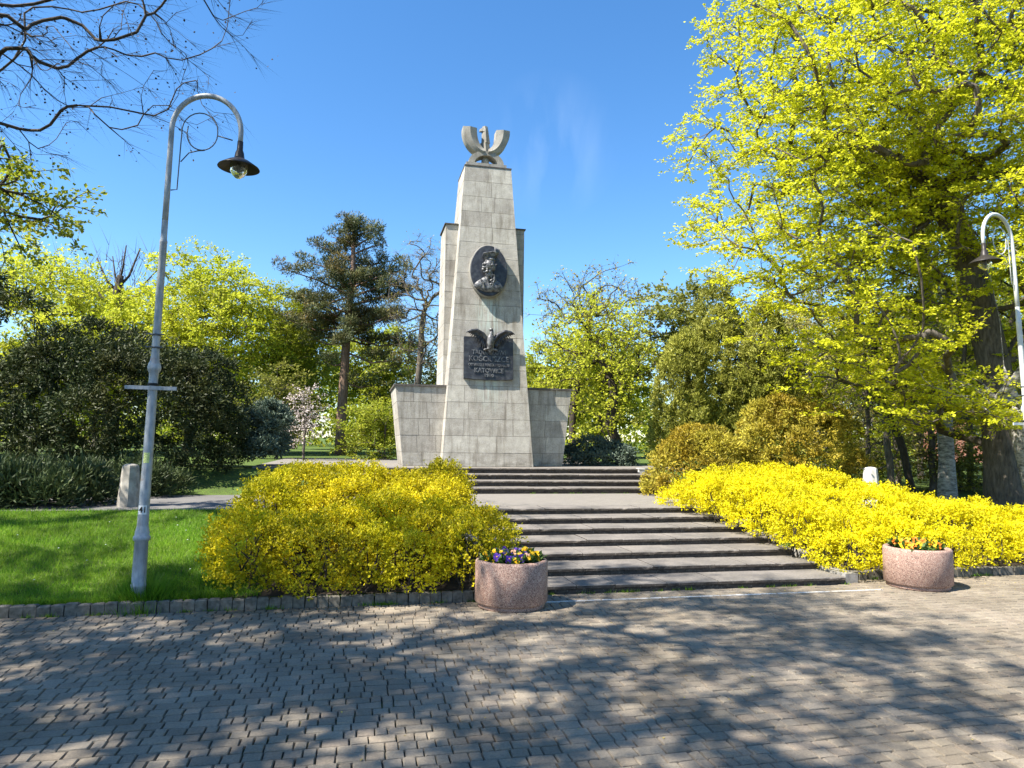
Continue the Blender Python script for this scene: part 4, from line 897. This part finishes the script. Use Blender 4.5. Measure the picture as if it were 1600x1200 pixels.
# tree to the right of the monument
x, y = 3.75, 24; z = gz(x, y)
tree('young_maple', 'golden-green young maple with a leaning dark trunk beside the monument', (x, y), [(0, 0, -.1), (-.1, 0, .6), (-.45, 0, 1.5), (-.2, 0, 2.5), (-.7, 0, 3.6)], (2.9, 24.2, z+3.5), (2.35, 2.0, 3.0), 430, 24, .11, .075, M['lime'], M['barkdark'], .17, 12, .7, .26, .5, -.3, 5, .2)
tree('young_maple', 'pale budding maple above the golden-green one', (2.2, 26), [(0, 0, -.1), (.1, 0, 2), (.5, 0, 4.2), (.7, 0, 5.5)], (3.0, 26, z+5.6), (2.5, 1.8, 2.1), 330, 8, .10, .07, M['buds'], M['barkdark'], .13, 13, .7, .25, .5, -.3, 7, .25, rtip=.008)
simple('fresh_tree', 'fresh green tree directly behind the right wing of the monument', 1.6, 28, 5.0, 1.9, 2.4, 3.0, 230, 48, .13, M['fresh'], 14, .1, cl=.33)
# thicket right
simple('willow_shrub', 'tall olive many-stemmed shrub beside the round thuja', 8.6, 21.5, 4.6, 1.9, 2.3, 2.9, 300, 34, .10, M['olive'], 15, .09, cl=.3, back=.08, twig=4, up=.5)
simple('bare_thicket', 'twiggy half-bare thicket in front of the birch', 9.6, 19.0, 4.2, 1.6, 2.2, 2.4, 330, 9, .07, M['buds'], 16, .07, cl=.22, back=.05, twig=8, rtip=.006, gap=-.4)
simple('bare_thicket', 'second twiggy thicket behind the leaning trunk', 12.0, 22.0, 5.2, 2.2, 2.6, 3.0, 330, 18, .09, M['olive'], 17, .08, cl=.3, back=.05, twig=7, rtip=.007, gap=-.3)
simple('fresh_tree', 'green leafy undergrowth tree behind the birch', 14.2, 24.5, 5.5, 2.6, 2.8, 3.2, 260, 46, .12, M['fresh'], 18, .1, cl=.35)
simple('fresh_tree', 'slim trunked tree beside the pale bollard', 9.35, 17.3, 6.5, 1.4, 2.4, 4.6, 170, 16, .08, M['olive'], 19, .085, cl=.25, twig=5, bend=(-.5, 0))
simple('leaning_tree', 'dark leaning stem next to the slim trunk', 10.0, 17.6, 4.6, 1.2, 1.7, 3.6, 130, 10, .08, M['buds'], 20, .09, cl=.25, twig=6, bend=(-.9, .1), bm=M['barkdark'])
# birch with a forked trunk
x, y = 10.45, 17.0; z = gz(x, y)
tree('birch_tree', 'forked white-barked birch in the woods', (x, y), [(0, 0, -.1), (.02, 0, 1), (0, 0, 2.0), (-.25, 0, 3.2), (-.35, 0, 5.5), (-.3, 0, 8)], (10.4, 17.2, z+6.2), (1.7, 1.5, 3.0), 170, 16, .07, .05, M['fresh'], M['birch'], .17, 22, .7, .25, .5, -.2, 4, .35, tips=np.vstack([[(x+.62, y, z+3.2), (x+.85, y, z+5.0), (x+.9, y, z+7.0)], crown_points((10.5, 17.2, z+6), (1.8, 1.5, 2.8), 150, 22)]), rtip=.010)
for i, (x, y, ht, rx_, mt, lb) in enumerate(((11.6, 19.5, 6.5, 1.6, 'buds', 'thin twiggy stem just behind the birch'), (13.3, 20.5, 7.5, 1.7, 'fresh', 'thin trunked tree between the birch and the beech'), (15.2, 21.0, 7.0, 1.9, 'olive', 'thin trunked olive tree in front of the brick house'), (16.8, 24.0, 8.0, 2.2, 'fresh', 'leafy thin tree close to the brick house'), (11.0, 24.5, 7.0, 2.0, 'buds', 'budding tree deep in the woods behind the thicket'), (18.5, 26.5, 8.0, 2.4, 'lime', 'lime-green tree deep in the woods by the house'))):
    simple('woodland_tree', lb, x, y, ht, rx_, ht*.42, ht*.55, 240, 26, .10, M[mt], 70+i, .085, cl=.34, twig=7, gap=-.3, group='thin trees in the woods', back=.15)
for i, (x, y, r_, lb) in enumerate(((12.4, 19.6, 1.3, 'low green bush at the foot of the birch'), (14.6, 19.2, 1.4, 'low green bush beside the massive beech trunk'), (16.6, 21.8, 1.8, 'low green bush before the brick house'), (10.3, 20.6, 1.3, 'low green bush behind the leaning stem'))):
    simple('woodland_bush', lb, x, y, 1.2, r_, .75, .7, 170, 34, .09, M['fresh'] if i % 2 else M['olive'], 80+i, .03, cl=.26, back=.05, twig=5, cat='bush', group='low bushes in the woods')
# big beech and its neighbours
x, y = 9.75, 14.0; z = gz(x, y)
tip = crown_points((8.6, 13.6, 7.7), (5.6, 4.1, 5.6), 2500, 25, .45, -.22)
tip = tip[~((tip[:, 1] < 11.1) & (tip[:, 0] > 5.9))]
tree('beech_tree', 'big yellow-green beech with a massive dark trunk', (x, y), [(0, 0, -.2), (-.05, 0, 1.2), (-.1, 0, 3), (-.25, .1, 4.2), (-.5, .1, 5.4), (-.9, .1, 6.4)], (8.6, 13.6, 7.7), (1, 1, 1), 10, 100, .070, .052, M['beech'], M['bark'], .30, 25, .3, .42, twig=4, back=.2, spread=.75, up=.05, aw=.5, rtip=.008, tips=tip)
x, y = 9.6, 12.9
tree('beech_tree', 'pale slanting younger beech in front of the massive trunk', (x, y), [(0, 0, -.1), (-.12, 0, 1), (-.35, .1, 2.6), (-.6, .1, 4.5), (-.9, 0, 7)], (8.6, 12.2, 4.1), (1.6, 1.6, 1.9), 130, 60, .066, .045, M['beech'], M['birch'], .16, 26, .22, .3, .5, -.1, 3, .3, spread=.7, up=.05)
simple('fresh_tree', 'dark trunked tree at the edge of the beech', 12.6, 16.5, 9, 3.0, 3.6, 6.5, 260, 40, .085, M['lime'], 27, .26, cl=.4, bm=M['barkdark'])
# overhanging trees at the lawn side, trunks outside the picture
x, y = -10.2, 7.4; z = gz(x, y)
tip = crown_points((-6.3, 8.6, 6.9), (3.5, 2.3, 1.9), 330, 31, .6, -.3, zmin=4.3)
tree('bare_beech', 'bare beech reaching over the street lamp with dry husks', (x, y), [(0, 0, -.1), (.1, 0, 2), (.3, .1, 4), (.5, .2, 6.5), (.6, .2, 9)], (-6.3, 8.6, 6.9), (1, 1, 1), 10, 0, .03, .02, M['seed'], M['barkdark'], .085, 31, twig=6, tips=tip, rtip=.0038, tr=.0026, cl=.34, ts=.38, droop=.35, back=.3, aw=.55)
bt = bpy.data.objects['bare_beech']; I = rng.integers(0, len(tip), 900); P = tip[I]+rng.normal(size=(900, 3))*.16-[0, 0, .1]-np.array(bt.location)
mb = MB(); leafgeo(mb, P, rng.normal(size=(900, 3)), .035, .03, 1); mb.obj('husks', M['seed'], bt, rnd=np.zeros(900))
tip = crown_points((-7.3, 9.6, 5.0), (1.45, 1.3, .95), 95, 33, .6, -.3)
tree('young_linden', 'leafy green branches hanging in at the lawn side under the bare beech', (-9.6, 9.8), [(0, 0, -.1), (.1, 0, 1.5), (.3, 0, 3), (.6, 0, 4.6)], (-7.3, 9.6, 5), (1, 1, 1), 10, 34, .075, .055, M['fresh'], M['barkdark'], .12, 33, tips=tip, cl=.17, flat=.6, droop=.3)
# trees behind the photographer that shade the square
simple('shade_tree', 'tall young-leafed tree at the open side of the square', -8.2, 1.1, 12, 5.2, 3.7, 10.6, 1000, 34, .125, M['shade_leaf'], 41, .26, cl=.36, flat=.7, rtip=.008)
simple('shade_tree', 'young-leafed tree beside the lawn outside the paved square', -14.6, 4.6, 10, 3.8, 3.0, 8.8, 230, 30, .12, M['shade_leaf'], 42, .26, cl=.42, flat=.4, rtip=.012)
# far woods: trees that can be told apart, then one mass
spec = [(-20, 34, 8, 3.2, 'lime'), (-7.5, 38, 7, 3, 'fresh'), (-1.8, 40, 6, 3, 'lime'), (4.5, 36, 6.5, 3, 'fresh'), (8.5, 34, 9, 3.2, 'olive'), (12.5, 34, 8, 3, 'buds'), (17, 31, 9, 3.4, 'fresh'), (20.5, 29, 10, 3.6, 'lime')]
lbs = ['far lime tree at the edge above the dark conifer', 'far green tree seen under the pine crown', 'far lime tree behind the bare tree', 'far green tree behind the young maple', 'far olive tree above the tall thujas', 'far budding tree above the twiggy thicket', 'far green tree behind the birch', 'far lime tree behind the massive beech trunk']
for i, ((x, y, ht, r_, mt), lb) in enumerate(zip(spec, lbs)):
    simple('far_tree', lb, x, y, ht*.85, r_, ht*.44, ht*.56, 300, 48, .19, M[mt], 50+i, .15, cl=.45, group='trees at the back of the park', gap=-.1)
mb = MB(); n_ = 60000; X = rng.uniform(-48, 48, n_); Y = 42+rng.uniform(0, 10, n_); H = 3.8+1.6*np.sin(X*.35)+1.1*np.sin(X*.93+1)+.8*np.sin(X*2.1)
P = np.stack([X, Y, 1.2+H*rng.uniform(0, 1, n_)**.8], -1); leafgeo(mb, P, np.tile([0, -1., .4], (n_, 1)), .3, .2, .9)
tag(mb.obj('far_woodland', M['fresh'], rnd=np.clip(.4+.4*lump(P, .6, 9)+rng.normal(size=n_)*.2, 0, 1)), 'far green woodland behind the park trees', 'woodland', kind='stuff')
# brick building glimpsed through the woods
g = G('red_brick'); br = g.n('ShaderNodeTexBrick', Vector=g.n('ShaderNodeMapping', Vector=g.pos(), Rotation=(R(90), 0, 0)).outputs[0], Scale=4.0); br.inputs['Color1'].default_value = (.33,.10,.06,1); br.inputs['Color2'].default_value = (.42,.15,.09,1); br.inputs['Mortar'].default_value = (.4,.35,.3,1)
M['brick'] = g.pbr(br.outputs[0], .9); M['roof'] = plain('dark_roof', (.06,.05,.05), .8); M['pane'] = plain('window_pane', (.05,.06,.07), .15, amt=.1)
b = thing('brick_house', 'red brick house glimpsed through the woods beside the beech trunk', 'house', (27, 38, gz(27, 38)), R(-10))
MB().box(-3, 3, 0, 5, -.3, 3.4).obj('wall', M['brick'], b)
MB().hexa([(-3.3, -.3, 3.4), (3.3, -.3, 3.4), (3.3, 5.3, 3.4), (-3.3, 5.3, 3.4), (-3.3, 2.3, 5), (3.3, 2.3, 5), (3.3, 2.7, 5), (-3.3, 2.7, 5)]).obj('roof', M['roof'], b)
for x in (-1.8, 0, 1.8):
    wd_ = MB().box(x-.45, x+.45, -.04, .05, 1.0, 2.3).obj('window', M['white'], b); MB().box(x-.38, x+.38, -.055, -.03, 1.08, 2.22).obj('pane', M['pane'], wd_)
